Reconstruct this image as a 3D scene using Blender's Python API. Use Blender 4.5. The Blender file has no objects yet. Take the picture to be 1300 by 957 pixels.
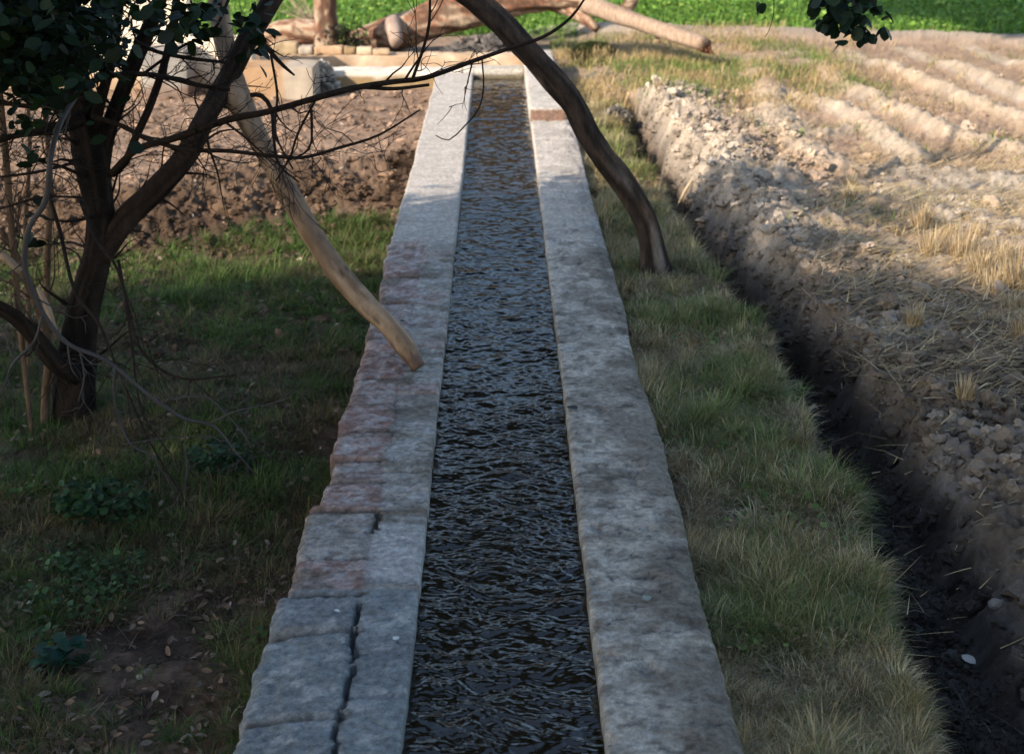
import bpy, math, random
import numpy as np
rng = np.random.default_rng(7); random.seed(7)
SC = bpy.context.scene; COL = SC.collection
# ------------------------------------------------------------------ camera model (photo pixels 1300x957)
F=1805.0; CX=650.0; CY=434.0; H=2.1
PITCH=math.radians(19.18); YAW=math.atan(18/F*math.cos(PITCH))
sp,cp=math.sin(PITCH),math.cos(PITCH); sy,cy=math.sin(YAW),math.cos(YAW)
Rv=np.array([cy,-sy,0]); Fv=np.array([sy*cp,cy*cp,-sp]); Uv=np.array([sy*sp,cy*sp,cp])
CAM=np.array([0,0,H])
def ray(px,py): return Fv+Rv*(px-CX)/F-Uv*(py-CY)/F
def W(px,py,z=0.0):
    d=ray(px,py); return CAM+d*((z-H)/d[2])
def Q(px,py,Y):
    d=ray(px,py); return CAM+d*(Y/d[1])
def proj(P):
    D=np.asarray(P)-CAM; zc=D@Fv
    return CX+F*(D@Rv)/zc, CY-F*(D@Uv)/zc, zc
# ------------------------------------------------------------------ noise
def _h(ix,iy,s):
    n=(ix.astype(np.int64)*374761393+iy.astype(np.int64)*668265263+s*1274126177)&0xffffffff
    n=((n^(n>>13))*1274126177)&0xffffffff
    return ((n^(n>>16))&0xffff)/65535.0
def vnoise(x,y,s=0):
    ix=np.floor(x);iy=np.floor(y);fx=x-ix;fy=y-iy
    fx=fx*fx*fx*(fx*(fx*6-15)+10);fy=fy*fy*fy*(fy*(fy*6-15)+10)
    a=_h(ix,iy,s);b=_h(ix+1,iy,s);c=_h(ix,iy+1,s);d=_h(ix+1,iy+1,s)
    return (a+(b-a)*fx)*(1-fy)+(c+(d-c)*fx)*fy
def fbm(x,y,s=0,o=4,g=0.5):
    x=np.asarray(x,float);y=np.asarray(y,float);r=0;a=1;t=0
    for i in range(o):
        c,q=math.cos(i*1.3),math.sin(i*1.3)
        r=r+a*vnoise((x*c-y*q)+i*17.3,(x*q+y*c)-i*9.1,s+i);t+=a;a*=g;x=x*2.03;y=y*2.03
    return r/t
def pn(x,y,s=0):
    ix=np.floor(x);iy=np.floor(y);fx=x-ix;fy=y-iy;u=fx*fx*fx*(fx*(fx*6-15)+10);v=fy*fy*fy*(fy*(fy*6-15)+10)
    def g(i,j):
        a=_h(ix+i,iy+j,s)*6.2832;return np.cos(a)*(fx-i)+np.sin(a)*(fy-j)
    a,b,c,d=g(0,0),g(1,0),g(0,1),g(1,1);return (a+(b-a)*u)*(1-v)+(c+(d-c)*u)*v
def worley(x,y,s=0):
    ix=np.floor(x);iy=np.floor(y);d1=np.full(np.shape(x),9.);d2=d1.copy();idv=np.zeros(np.shape(x))
    for i in (-1,0,1):
        for j in (-1,0,1):
            cx=ix+i;cyy=iy+j
            px=cx+_h(cx,cyy,s);py=cyy+_h(cx,cyy,s+5)
            d=np.hypot(x-px,y-py);m=d<d1
            d2=np.where(m,d1,np.minimum(d2,d));idv=np.where(m,_h(cx,cyy,s+9),idv);d1=np.where(m,d,d1)
    return d1,d2,idv
def sst(a,b,x):
    t=np.clip((x-a)/(b-a+1e-9),0,1);return t*t*(3-2*t)
def mix(a,b,t):
    t=np.asarray(t)[...,None];return np.asarray(a)*(1-t)+np.asarray(b)*t
# ------------------------------------------------------------------ mesh helpers
def mesh_np(name,V,faces,mat,parent=None,col=None,wet=None,smooth=True,loc=None):
    """faces: list of int arrays (n,k)"""
    V=np.asarray(V,float)
    if loc is not None: V=V-np.asarray(loc)
    me=bpy.data.meshes.new(name)
    me.vertices.add(len(V));me.vertices.foreach_set('co',V.ravel())
    faces=[np.asarray(f,int) for f in faces if len(f)]
    li=np.concatenate([f.ravel() for f in faces])
    tot=np.concatenate([np.full(len(f),f.shape[1]) for f in faces])
    st=np.concatenate([[0],np.cumsum(tot)[:-1]])
    me.loops.add(len(li));me.loops.foreach_set('vertex_index',li)
    me.polygons.add(len(tot));me.polygons.foreach_set('loop_start',st);me.polygons.foreach_set('loop_total',tot)
    me.polygons.foreach_set('use_smooth',np.full(len(tot),smooth))
    me.update(calc_edges=True)
    if col is not None:
        c=np.ones((len(V),4));c[:,:3]=np.clip(col,0,1)
        a=me.attributes.new('Col','FLOAT_COLOR','POINT');a.data.foreach_set('color',c.ravel())
    if wet is not None:
        a=me.attributes.new('wet','FLOAT','POINT');a.data.foreach_set('value',np.asarray(wet,float))
    me.validate()
    me.materials.append(mat)
    o=bpy.data.objects.new(name,me);COL.objects.link(o)
    if loc is not None: o.location=loc
    if parent is not None:
        o.parent=parent
        # parents are unrotated empties: keep world position
        o.location=np.asarray(o.location)-np.array(parent_loc(parent))
    return o
def parent_loc(p):
    l=np.array(p.location)
    while p.parent is not None:
        p=p.parent;l=l+np.array(p.location)
    return l
def tag(o,label=None,cat=None,group=None,kind=None):
    if label:o['label']=label
    if cat:o['category']=cat
    if group:o['group']=group
    if kind:o['kind']=kind
    return o
def thing(name,label,cat,loc=(0,0,0),group=None):
    o=bpy.data.objects.new(name,None);COL.objects.link(o);o.location=loc;o.empty_display_size=.1
    return tag(o,label,cat,group)
class MB:
    def __init__(s): s.V=[];s.F={};s.C=[];s.n=0
    def add(s,V,faces,col=None):
        V=np.asarray(V,float)
        for f in faces:
            f=np.asarray(f,int)
            if len(f): s.F.setdefault(f.shape[1],[]).append(f+s.n)
        s.V.append(V);c=np.ones((len(V),3))*.5 if col is None else np.broadcast_to(np.asarray(col,float),(len(V),3))
        s.C.append(c);s.n+=len(V)
    def build(s,name,mat,parent=None,smooth=True,loc=None):
        return mesh_np(name,np.concatenate(s.V),[np.concatenate(f) for f in s.F.values()],mat,parent,np.concatenate(s.C),None,smooth,loc)
def spline(P,R,step=.05):
    P=np.asarray(P,float);R=np.asarray(R,float)
    A=np.vstack([2*P[0]-P[1],P,2*P[-1]-P[-2]]);out=[];ro=[]
    for i in range(len(P)-1):
        n=max(2,int(np.linalg.norm(P[i+1]-P[i])/step))
        for t in np.arange(n)/n:
            p0,p1,p2,p3=A[i:i+4]
            out.append(.5*((2*p1)+(-p0+p2)*t+(2*p0-5*p1+4*p2-p3)*t*t+(-p0+3*p1-3*p2+p3)*t**3));ro.append(R[i]+(R[i+1]-R[i])*t)
    out.append(P[-1]);ro.append(R[-1]);return np.array(out),np.array(ro)
def tube(mb,P,R,seg=10,step=.05,rough=.0,col=(.1,.07,.05),colvar=.0,seed=0,fn=None,flare=0):
    P,R=spline(P,R,step);n=len(P)
    T=np.gradient(P,axis=0);T/=np.linalg.norm(T,axis=1)[:,None]+1e-9
    u=np.cross(T[0],[0.3,1,0.1]);u/=np.linalg.norm(u)
    L=np.concatenate([[0],np.cumsum(np.linalg.norm(np.diff(P,axis=0),axis=1))])
    V=np.zeros((n,seg,3));a=np.arange(seg)/seg*2*math.pi;Cc=np.zeros((n,seg,3))
    for i in range(n):
        u=u-T[i]*np.dot(u,T[i]);u/=np.linalg.norm(u);v=np.cross(T[i],u)
        k=1.0
        if rough:
            ca=np.cos(a);sa=np.sin(a)
            nn=fbm(ca*1.6+L[i]*.6/max(R[0],.02)*.1+seed*3,sa*1.6+L[i]*2.5+seed*7,seed,3)-.5
            rid=np.abs(fbm(a*3.2+np.where(a>math.pi,(a-2*math.pi)*0,0),np.full(seg,L[i]*4.)+seed,seed+3,2)-.5)
            k=1+rough*(nn*2.2)+rough*(rid*1.2)
        fl=1+flare*math.exp(-L[i]/.12)*(1)
        V[i]=P[i]+(np.outer(np.cos(a),u)+np.outer(np.sin(a),v))*(R[i]*k*fl if np.isscalar(k) else (R[i]*k*fl)[:,None])
        cc=np.asarray(col)[None,:]*(1+colvar*(fbm(a*2+seed,np.full(seg,L[i]*9.),seed+11,3)-.5)*2)[:,None]
        if fn is not None: cc=fn(cc,a,L[i],L[-1],u,v)
        Cc[i]=cc
    idx=np.arange(n*seg).reshape(n,seg)
    q=np.stack([idx[:-1],np.roll(idx[:-1],-1,1),np.roll(idx[1:],-1,1),idx[1:]],-1).reshape(-1,4)
    V=V.reshape(-1,3);Cc=Cc.reshape(-1,3)
    V=np.vstack([V,P[0],P[-1]]);Cc=np.vstack([Cc,Cc[0],Cc[-1]])
    t0=np.stack([np.full(seg,n*seg),np.roll(idx[0],-1),idx[0]],-1);t1=np.stack([np.full(seg,n*seg+1),idx[-1],np.roll(idx[-1],-1)],-1)
    mb.add(V,[q,t0,t1],Cc)
def Qs(pts,f=1.0):
    """pts: (px,py,Y,rpx) -> points, radii in metres"""
    P=[Q(a,b,c) for a,b,c,_ in pts];R=[r/F*proj(p)[2]*f for p,(_,_,_,r) in zip(P,pts)]
    return P,R
# ------------------------------------------------------------------ materials
def newmat(name):
    m=bpy.data.materials.new(name);m.use_nodes=True;nt=m.node_tree;nt.nodes.clear()
    o=nt.nodes.new('ShaderNodeOutputMaterial');b=nt.nodes.new('ShaderNodeBsdfPrincipled');nt.links.new(b.outputs[0],o.inputs[0])
    return m,nt,b
def noise(nt,scale,detail=6,rough=.6,vec=None,dist=0):
    n=nt.nodes.new('ShaderNodeTexNoise');n.inputs['Scale'].default_value=scale;n.inputs['Detail'].default_value=detail
    n.inputs['Roughness'].default_value=rough;n.inputs['Distortion'].default_value=dist
    if vec is None:
        tc=nt.nodes.new('ShaderNodeTexCoord');vec=tc.outputs['Object']
    nt.links.new(vec,n.inputs['Vector']);return n
def mapr(nt,s,a,b,c,d):
    m=nt.nodes.new('ShaderNodeMapRange');m.inputs[1].default_value=a;m.inputs[2].default_value=b;m.inputs[3].default_value=c;m.inputs[4].default_value=d
    nt.links.new(s,m.inputs[0]);return m.outputs[0]
def mulcol(nt,c,f):
    m=nt.nodes.new('ShaderNodeVectorMath');m.operation='SCALE';nt.links.new(c,m.inputs[0]);nt.links.new(f,m.inputs['Scale']);return m.outputs[0]
def scaled(nt,sx,sy_,sz):
    tc=nt.nodes.new('ShaderNodeTexCoord');mp=nt.nodes.new('ShaderNodeMapping');mp.inputs['Scale'].default_value=(sx,sy_,sz)
    nt.links.new(tc.outputs['Object'],mp.inputs[0]);return mp.outputs[0]
def attrmat(name,rough=.9,n1=60,n2=400,amt=.35,bump=.4,bdist=.004,spec=.2,wet=False,trans=0,stretch=None):
    m,nt,b=newmat(name)
    at=nt.nodes.new('ShaderNodeAttribute');at.attribute_name='Col'
    vec=scaled(nt,*stretch) if stretch else None
    a=noise(nt,n1,6,.65,vec);c=noise(nt,n2,4,.7,vec)
    f=mapr(nt,a.outputs[0],.25,.75,1-amt,1+amt);g=mapr(nt,c.outputs[0],.25,.75,1-amt*.7,1+amt*.7)
    o=mulcol(nt,mulcol(nt,at.outputs['Color'],f),g);nt.links.new(o,b.inputs['Base Color'])
    b.inputs['Roughness'].default_value=rough;b.inputs['Specular IOR Level'].default_value=spec
    if wet:
        w=nt.nodes.new('ShaderNodeAttribute');w.attribute_name='wet'
        nt.links.new(mapr(nt,w.outputs['Fac'],0,1,rough,.33),b.inputs['Roughness'])
        nt.links.new(mapr(nt,w.outputs['Fac'],0,1,spec,.5),b.inputs['Specular IOR Level'])
    if bump:
        bp=nt.nodes.new('ShaderNodeBump');bp.inputs['Strength'].default_value=bump;bp.inputs['Distance'].default_value=bdist
        ad=nt.nodes.new('ShaderNodeMath');ad.operation='ADD';nt.links.new(a.outputs[0],ad.inputs[0]);nt.links.new(c.outputs[0],ad.inputs[1])
        nt.links.new(ad.outputs[0],bp.inputs['Height']);nt.links.new(bp.outputs[0],b.inputs['Normal'])
    if trans:
        t=nt.nodes.new('ShaderNodeBsdfTranslucent');mx=nt.nodes.new('ShaderNodeMixShader');mx.inputs[0].default_value=trans
        nt.links.new(o,t.inputs[0]);nt.links.new(b.outputs[0],mx.inputs[1]);nt.links.new(t.outputs[0],mx.inputs[2])
        nt.links.new(mx.outputs[0],[n for n in nt.nodes if n.type=='OUTPUT_MATERIAL'][0].inputs[0])
    return m
M_soil=attrmat('soil',.95,45,260,.3,.9,.012,.15,wet=True)
M_conc=attrmat('worn_concrete',.85,45,260,.55,1.0,.012,.25)
M_clod=attrmat('clod',.95,60,300,.3,.9,.008,.1)
M_grass=attrmat('grass',.6,30,200,.15,0,0,.25,trans=.3)
M_straw=attrmat('straw',.6,60,300,.2,0,0,.3,trans=.15)
M_leaf=attrmat('leaf',.5,60,300,.2,0,0,.25,trans=.22)
M_bark=attrmat('bark',.9,30,160,.45,1.0,.012,.15,stretch=(1,1,.25))
M_smooth=attrmat('peeled_wood',.6,22,130,.2,.35,.003,.3,stretch=(1,1,.3))
M_wall=attrmat('plaster',.9,8,90,.16,.4,.004,.15)
def watermat():
    m,nt,b=newmat('water')
    a=noise(nt,3,3,.5);
    r=nt.nodes.new('ShaderNodeMix');r.data_type='RGBA';nt.links.new(a.outputs[0],r.inputs[0])
    r.inputs['A'].default_value=(.012,.009,.005,1);r.inputs['B'].default_value=(.019,.013,.008,1)
    nt.links.new(r.outputs['Result'],b.inputs['Base Color'])
    b.inputs['Roughness'].default_value=.04;b.inputs['IOR'].default_value=1.42;b.inputs['Specular IOR Level'].default_value=1.0
    v=scaled(nt,34,62,30);n1=noise(nt,1,3,.6,v,.8);v2=scaled(nt,110,190,90);n2=noise(nt,1,2,.5,v2,.4)
    ad=nt.nodes.new('ShaderNodeMath');ad.operation='MULTIPLY_ADD';nt.links.new(n2.outputs[0],ad.inputs[0]);ad.inputs[1].default_value=.3;nt.links.new(n1.outputs[0],ad.inputs[2])
    bp=nt.nodes.new('ShaderNodeBump');bp.inputs['Strength'].default_value=.12;bp.inputs['Distance'].default_value=.006
    nt.links.new(ad.outputs[0],bp.inputs['Height']);nt.links.new(bp.outputs[0],b.inputs['Normal']);return m
M_water=watermat()
# ------------------------------------------------------------------ key lines of the place
XLO=W(345,868)[0]; XLI=W(518,868)[0]; XRI=W(761,868)[0]; XRO=W(924,868)[0]
YEND=W(640,92)[1]; ZW=-.06
def poly(pts,z):
    P=np.array([W(a,b,z) for a,b in pts]);o=np.argsort(P[:,1]);P=P[o]
    return lambda y:np.interp(y,P[:,1],P[:,0])
xv_=poly([(772,128),(790,170),(815,215),(848,270),(880,330),(930,390),(970,450),(1005,510),(1040,580),(1060,640),(1088,720),(1112,790),(1132,868),(1160,960)],-.12)
xb_=poly([(782,128),(797,160),(808,185),(832,230),(868,300),(920,380),(985,450),(1072,560),(1128,650),(1180,760),(1232,868),(1285,960)],-.38)
xc_=poly([(835,122),(865,150),(885,185),(925,235),(985,300),(1050,370),(1110,440),(1190,520),(1285,600),(1370,680),(1480,800),(1560,900),(1620,960)],.05)
def polyx(pts,z):
    P=np.array([W(a,b,z) for a,b in pts]);o=np.argsort(P[:,0]);P=P[o]
    return lambda x:np.interp(x,P[:,0],P[:,1])
yt_=polyx([(-500,190),(0,200),(150,215),(300,204),(420,196),(500,180),(532,160),(560,150)],-.12)
yb_=polyx([(-500,330),(0,345),(150,340),(300,328),(400,322),(500,325)],-.5)
ridges=[([(1000,50),(1023,62),(1072,101),(1140,133),(1208,160),(1275,182),(1400,215)],.13,.12),
 ([(1070,52),(1100,66),(1165,95),(1230,120),(1310,150),(1400,180)],.13,.13),
 ([(1150,50),(1185,65),(1240,90),(1300,115),(1400,150)],.13,.13),
 ([(1230,48),(1290,70),(1400,110)],.13,.13),([(1310,50),(1400,75)],.13,.13),
 ([(1015,118),(1060,130),(1097,146),(1130,168),(1160,190)],.13,.12),
 ([(1100,146),(1070,158),(1020,164)],.07,.12),
 ([(960,60),(975,100),(985,140),(1010,175),(1060,200)],.12,.20),
 ([(1060,203),(1150,205),(1250,215),(1400,225)],.07,.18),
 ([(1100,250),(1180,262),(1260,270),(1400,290)],.08,.25),
 ([(1240,465),(1300,430),(1360,400)],.05,.10)]
RID=[(np.array([W(a,b,0)[:2] for a,b in p]),h,w) for p,h,w in ridges]
bund=np.array([W(a,b,0)[:2] for a,b in [(660,28),(820,30),(950,34),(1060,38),(1180,40),(1300,45),(1600,58)]])
def dseg(x,y,P):
    d=np.full(np.shape(x),1e3)
    for a,b in zip(P[:-1],P[1:]):
        ab=b-a;t=np.clip(((x-a[0])*ab[0]+(y-a[1])*ab[1])/(ab@ab),0,1)
        d=np.minimum(d,np.hypot(x-a[0]-t*ab[0],y-a[1]-t*ab[1]))
    return d
BN=W(625,72,-.1) # mud heap
C_dry=np.array((.42,.30,.205));C_grey=np.array((.40,.345,.285));C_wet=np.array((.034,.029,.026));C_moist=np.array((.16,.120,.088))
C_yard=np.array((.31,.215,.155));C_bank=np.array((.135,.088,.058));C_litter=np.array((.085,.058,.042));C_orange=np.array((.26,.115,.06))
def field(x,y):
    """height, colour, wetness of the ground"""
    x=np.asarray(x,float);y=np.asarray(y,float)
    n1=fbm(x*.8,y*.8,1,4);n2=fbm(x*4,y*4,2,4);n3=fbm(x*16,y*16,3,4)
    # ---- right of channel
    wob=(fbm(x*0+3,y*2.2,5,3)-.5)*.12+(fbm(x*3,y*7,6,3)-.5)*.08
    xv=xv_(y)+wob;xb=np.maximum(xb_(y)+wob,xv+.05);xc=np.maximum(xc_(y)+(n2-.5)*.25+(fbm(x*0+1,y*1.7,8,3)-.5)*.35,xb+.15)
    fade=sst(13.6,12.0,y)                       # ditch dies out far away
    dep=np.interp(y,[2,5,8,11,13],[-.33,-.35,-.44,-.50,-.3])*fade-.1*(1-fade)
    crest=np.interp(y,[2,5,6.5,8,11,12.5,14],[-.15,-.11,-.03,.06,.12,.12,-.06])
    zv=-.12+(n2-.5)*.06
    d1=sst(xv,xv+.10,x);up=np.clip((x-xb)/(xc-xb),0,1)
    pw=np.interp(y,[3,6,8,12],[1.0,.8,.5,.35]);up2=up**pw;up2=up2*(1-.15*up)+.15*up*up2
    zd=dep+(crest-dep)*up2
    past=sst(0,.9,x-xc)
    zf=-.10+(n1-.5)*.10*sst(12,8.5,y)
    zr=np.where(x<xb,zv*(1-d1)+dep*d1,zd*(1-past)+zf*past)
    far=sst(12.6,14.2,y);zr=np.where(x>xv,zr*(1-far)+(zf+.02)*far,zr)
    rg=np.zeros_like(x)
    for P,h,w in RID:
        d=np.maximum(dseg(x,y,P)+(n2-.5)*.05,0);g=np.exp(-(d/w)**2)*h*.62;rg=np.maximum(rg,g)
    inf=sst(xc+.1,xc+.5,x);zr+=rg*inf*1.35;ff=sst(9.2,10.5,y)*inf
    # ---- left of channel
    yt=yt_(x)+(n2-.5)*.5+(fbm(x*.9,y*.5,16,3)-.5)*1.6;yb=yb_(x)+(n2-.5)*.35+(fbm(x*1.1+5,y*.3,17,3)-.5)*.5;yt=np.maximum(yt,yb+.25)
    lo=-.48+(n1-.5)*.14+.16*sst(5.2,3.0,y)*sst(-2.2,-.7,x)+(n2-.5)*.05
    hi=-.15+(n1-.5)*.06
    tu=(y-yb)/(yt-yb);t=sst(0,1,tu);zl=lo*(1-t)+hi*t
    z=np.where(x<0,zl,zr)
    far2=sst(14.5,16,y);z=z*(1-far2)+(-.12+(n1-.5)*.06)*far2
    db=dseg(x,y,bund);bd=np.exp(-(db/.22)**2);z=z+bd*.12*sst(0,1,x)
    dh=np.hypot((x-BN[0])/1.0,(y-BN[1])/.55);heap=np.exp(-dh**3)*.0;z=z+heap
    # ---- roughness by zone
    w1,w2,wi=worley(x*9,y*9,3);v1,v2,vi=worley(x*22,y*22,4)
    lump=np.clip(.8-w1*1.2,0,1)*(.4+.6*wi);lump2=np.clip(.8-v1*1.2,0,1)*vi;n5=fbm(x*34,y*34,14,3)
    ditchm=(x>xv)&(y<13.2);bankm=np.where(ditchm,sst(0,.25,up)*(1-past*.65),0)
    smooth_mud=sst(6.4,5.2,y)*sst(.25,.6,up)*sst(.30,.55,fbm(x*1.8,y*1.8,9,3))*(1-sst(.0,.3,x-xc))*(x>xb)
    A=np.where(x>0,.012+.075*bankm*(1-smooth_mud*.8)+.010*past,.008)
    tb=np.exp(-((t-.5)/.38)**2)*(x<0);A=A+.055*sst(1.3,.8,tu)*sst(.0,.2,t)*(x<0)
    A=np.where((x>xv)&(x<xb),.035,A)
    near=sst(26,16,y)
    z=z+((n5-.5)*.02*(1-sst(14,9,y)*0)*np.where(x>0,1,.6)+A*(lump*.8+lump2*.45+(n3-.5)*1.3)+.09*(n2-.5)*bankm*1.5+.03*(fbm(x*9,y*9,7,3)-.5)*(x>xv))*near
    # channel trench
    inn=(x>XLO+.09)&(x<XRO-.05)&(y<YEND+.9);z=np.where(inn,-.75,z)
    # ---- colour
    c=mix(C_dry*.95,C_grey,sst(.35,.65,fbm(x*1.3,y*1.3,21,3)))
    c=mix(c,np.array((.34,.235,.165)),ff*sst(.03,.008,rg)*.9);c=mix(c,np.array((.50,.40,.30)),ff*sst(.02,.055,rg)*.85)            # furrow floors
    c=mix(c,C_grey*1.08,bankm*(1-past*.6)*.8)
    dampn=fbm(x*2.2,y*2.2,31,4)
    shadyd=sst(8.2,6.2,y)                                           # moist soil, colour darkened further where the near shade falls
    c=mix(c,C_moist*.85,np.maximum(shadyd,.85*sst(9.6,8.4,y)*sst(.9,.4,up))*sst(.28,.58,dampn+.1*shadyd)*.9*(x>0)*np.where(x>xv,1,0))
    wline=sst(np.interp(y,[4,7],[.62,.82]),.08,up+(n2-.5)*.9-.12*sst(9.5,8,y))*ditchm*fade
    wl=np.where(x>xb,wline*np.interp(y,[3,7,9,12],[1,1,.75,.6]),ditchm*1.0*sst(xv+.0,xv+.06,x))
    c=mix(c,C_wet,np.clip(wl,0,1)*.97)
    mudc=np.array((.18,.14,.11));c=mix(c,mudc,smooth_mud*.7*(1-wl))
    verge=(x>0)&(x<=xv+.02)
    c=np.where(verge[...,None],mix(np.array((.15,.11,.075)),np.array((.24,.19,.13)),n2),c)
    farr=sst(12.8,13.6,y)*(x>.6);c=mix(c,C_dry*.9,farr*.7*(x<xc+2))
    cl=mix(C_yard,C_yard*.78,sst(.4,.65,n1*.5+n2*.5))
    cl=mix(cl,C_bank*(.5+.9*n2[...,None]),sst(1.15,.6,tu+(n2-.5)*.8))
    low=mix(C_litter,C_litter*1.9,sst(.45,.7,n2));low=mix(low,C_orange,sst(.55,.0,np.abs(x-XLO)+(n2-.5)*.4)*sst(4.4,3.6,y))
    cl=mix(cl,low,sst(.45,.1,t))
    c=np.where((x<0)[...,None],cl,c)
    gf=sst(-.15,.25,(y-np.interp(x,bund[:,0],bund[:,1]))+(n2-.5)*.3);gf=np.where(x<1,sst(17.6,18.2,y),gf)
    c=mix(c,np.array((.06,.10,.02)),gf)
    c=mix(c,C_grey*.95,bd*.8*(x>0))
    rgh=np.where(ff*(x>0)>.5,.75+.5*n3,.50+1.0*n3);n6=fbm(x*7,y*7,15,4);c=c*(rgh*(.72+.56*n6))[...,None]
    wet=np.clip(wl,0,1)*sst(.45,.62,fbm(x*5,y*5,41,3))+smooth_mud*.35*sst(.45,.6,dampn)
    return z,c,np.clip(wet,0,1),dict(xv=xv,xb=xb,xc=xc,up=up,t=t,rg=rg,past=past)
def gz(x,y): return field(np.atleast_1d(x),np.atleast_1d(y))[0]
# ------------------------------------------------------------------ ground sheet
def build_ground():
    pys=np.arange(1010,-60,-1.7)
    ys=np.array([W(CX,p,-.1)[1] for p in pys])
    ys=np.concatenate([[-300,-80,-30,-12,-5,-1,1,1.8,2.3],ys[ys>2.35],ys[-1]*1.12**np.arange(1,34)])
    g=np.linspace(-1,1,860);e=1+np.cumsum(.004*1.16**np.arange(1,52));e=e/1.0
    g=np.concatenate([-e[::-1],g,e])
    s=.46*np.maximum(ys,2.6)+.25
    X=s[:,None]*g[None,:];Y=np.broadcast_to(ys[:,None],X.shape)
    z,c,w,_=field(X.ravel(),Y.ravel())
    V=np.stack([X.ravel(),Y.ravel(),z],1);n,m=X.shape
    i=np.arange(n*m).reshape(n,m);q=np.stack([i[:-1,:-1],i[:-1,1:],i[1:,1:],i[1:,:-1]],-1).reshape(-1,4)
    o=mesh_np('ground',V,[q],M_soil,None,c,w);tag(o,kind='structure')
build_ground()
# ------------------------------------------------------------------ irrigation channel
chan=thing('irrigation_channel','long straight brick and concrete irrigation channel running away from the viewer','channel',(0,1,-.5))
def slab(name,x0,x1,y0,y1,hf,cf,edge0=None,edge1=None,zb=-.8,dx=.009,dy=.011,parent=chan):
    nx=max(4,int((x1-x0)/dx));
    ys=[y0]
    while ys[-1]<y1: ys.append(ys[-1]+dy*max(1,ys[-1]/4.5))
    ys[-1]=y1;ys=np.array(ys);ny=len(ys)
    u=np.linspace(0,1,nx);e0=x0+(edge0(ys) if edge0 else 0*ys);e1=x1+(edge1(ys) if edge1 else 0*ys)
    X=e0[:,None]+(e1-e0)[:,None]*u[None];Y=np.broadcast_to(ys[:,None],X.shape).copy()
    Z=hf(X,Y,u[None]*np.ones_like(X));C=cf(X,Y,Z)
    # rounded rims
    d=np.minimum(u,1-u)[None]*(x1-x0);Z=Z-.008*np.clip(1-d/.010,0,1)**2
    def sk(i,sgn):
        xs=X[:,i];zz=Z[:,i];out=[];cc=[]
        for k,dz in enumerate((.03,.08,.16,.3,.0)):
            zk=zz-dz if dz else np.full(ny,zb)
            jj=(fbm(ys*9,zk*9+50,77,3)-.5)*.012 if k<4 else 0
            out.append(np.stack([xs+sgn*np.abs(jj)*0+jj*.6,ys,zk],1));cc.append(C[:,i]*.85)
        return out,cc
    L,cL=sk(0,-1);R,cR=sk(-1,1)
    rows=[*L[::-1]]+[np.stack([X[:,k],Y[:,k],Z[:,k]],1) for k in range(nx)]+R
    cols=[*cL[::-1]]+[C[:,k] for k in range(nx)]+cR
    V=np.stack(rows,1);Cc=np.stack(cols,1);m=V.shape[1]
    i=np.arange(ny*m).reshape(ny,m);q=np.stack([i[:-1,:-1],i[:-1,1:],i[1:,1:],i[1:,:-1]],-1).reshape(-1,4)
    V=V.reshape(-1,3)
    caps=[i[0][::-1][None,:],i[-1][None,:]]
    return mesh_np(name,V,[q]+[c for c in caps],M_conc,parent,Cc.reshape(-1,3))
# brick rows of the left wall: y boundaries of the outer and inner columns
def yr(py): return W(CX,py,0)[1]
outer_rows=sorted([yr(p) for p in (960,906,800,752,706,645,610,583,548,512,480,452,428,404,384,366,350,336,323,311)])
inner_rows=sorted([yr(p) for p in (960,880,735,650,596,540,498,470,440,415,392,372,353,338,325,312)])
XM=XLO+.53*(XLI-XLO);YB=yr(309)
jog=rng.normal(0,.010,40);tint=rng.random(40);hgt=rng.normal(0,.006,40);hgt2=rng.normal(0,.004,40)
pinkO=[.0,.0,.0,1,1,.15,1,.55,.9,1,.6,.9,1,.75,.5,1,.6,.9,.5,.7,.5]
def left_edge(ys):
    r=np.searchsorted(outer_rows,ys);j=jog[np.clip(r,0,39)]
    j=np.where(ys<YB,j,0)
    j=np.where((ys<yr(640)),j-.028,j);j=np.where((ys<yr(752)),j-.022,j);j=np.where(ys<yr(800),j-.010,j)
    # smooth small radius
    return j+(fbm(ys*14,ys*0,55,5,.65)-.5)*.022*np.minimum(1,5/ys)+(fbm(ys*1.3,ys*0,56,2)-.5)*.03
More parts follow.
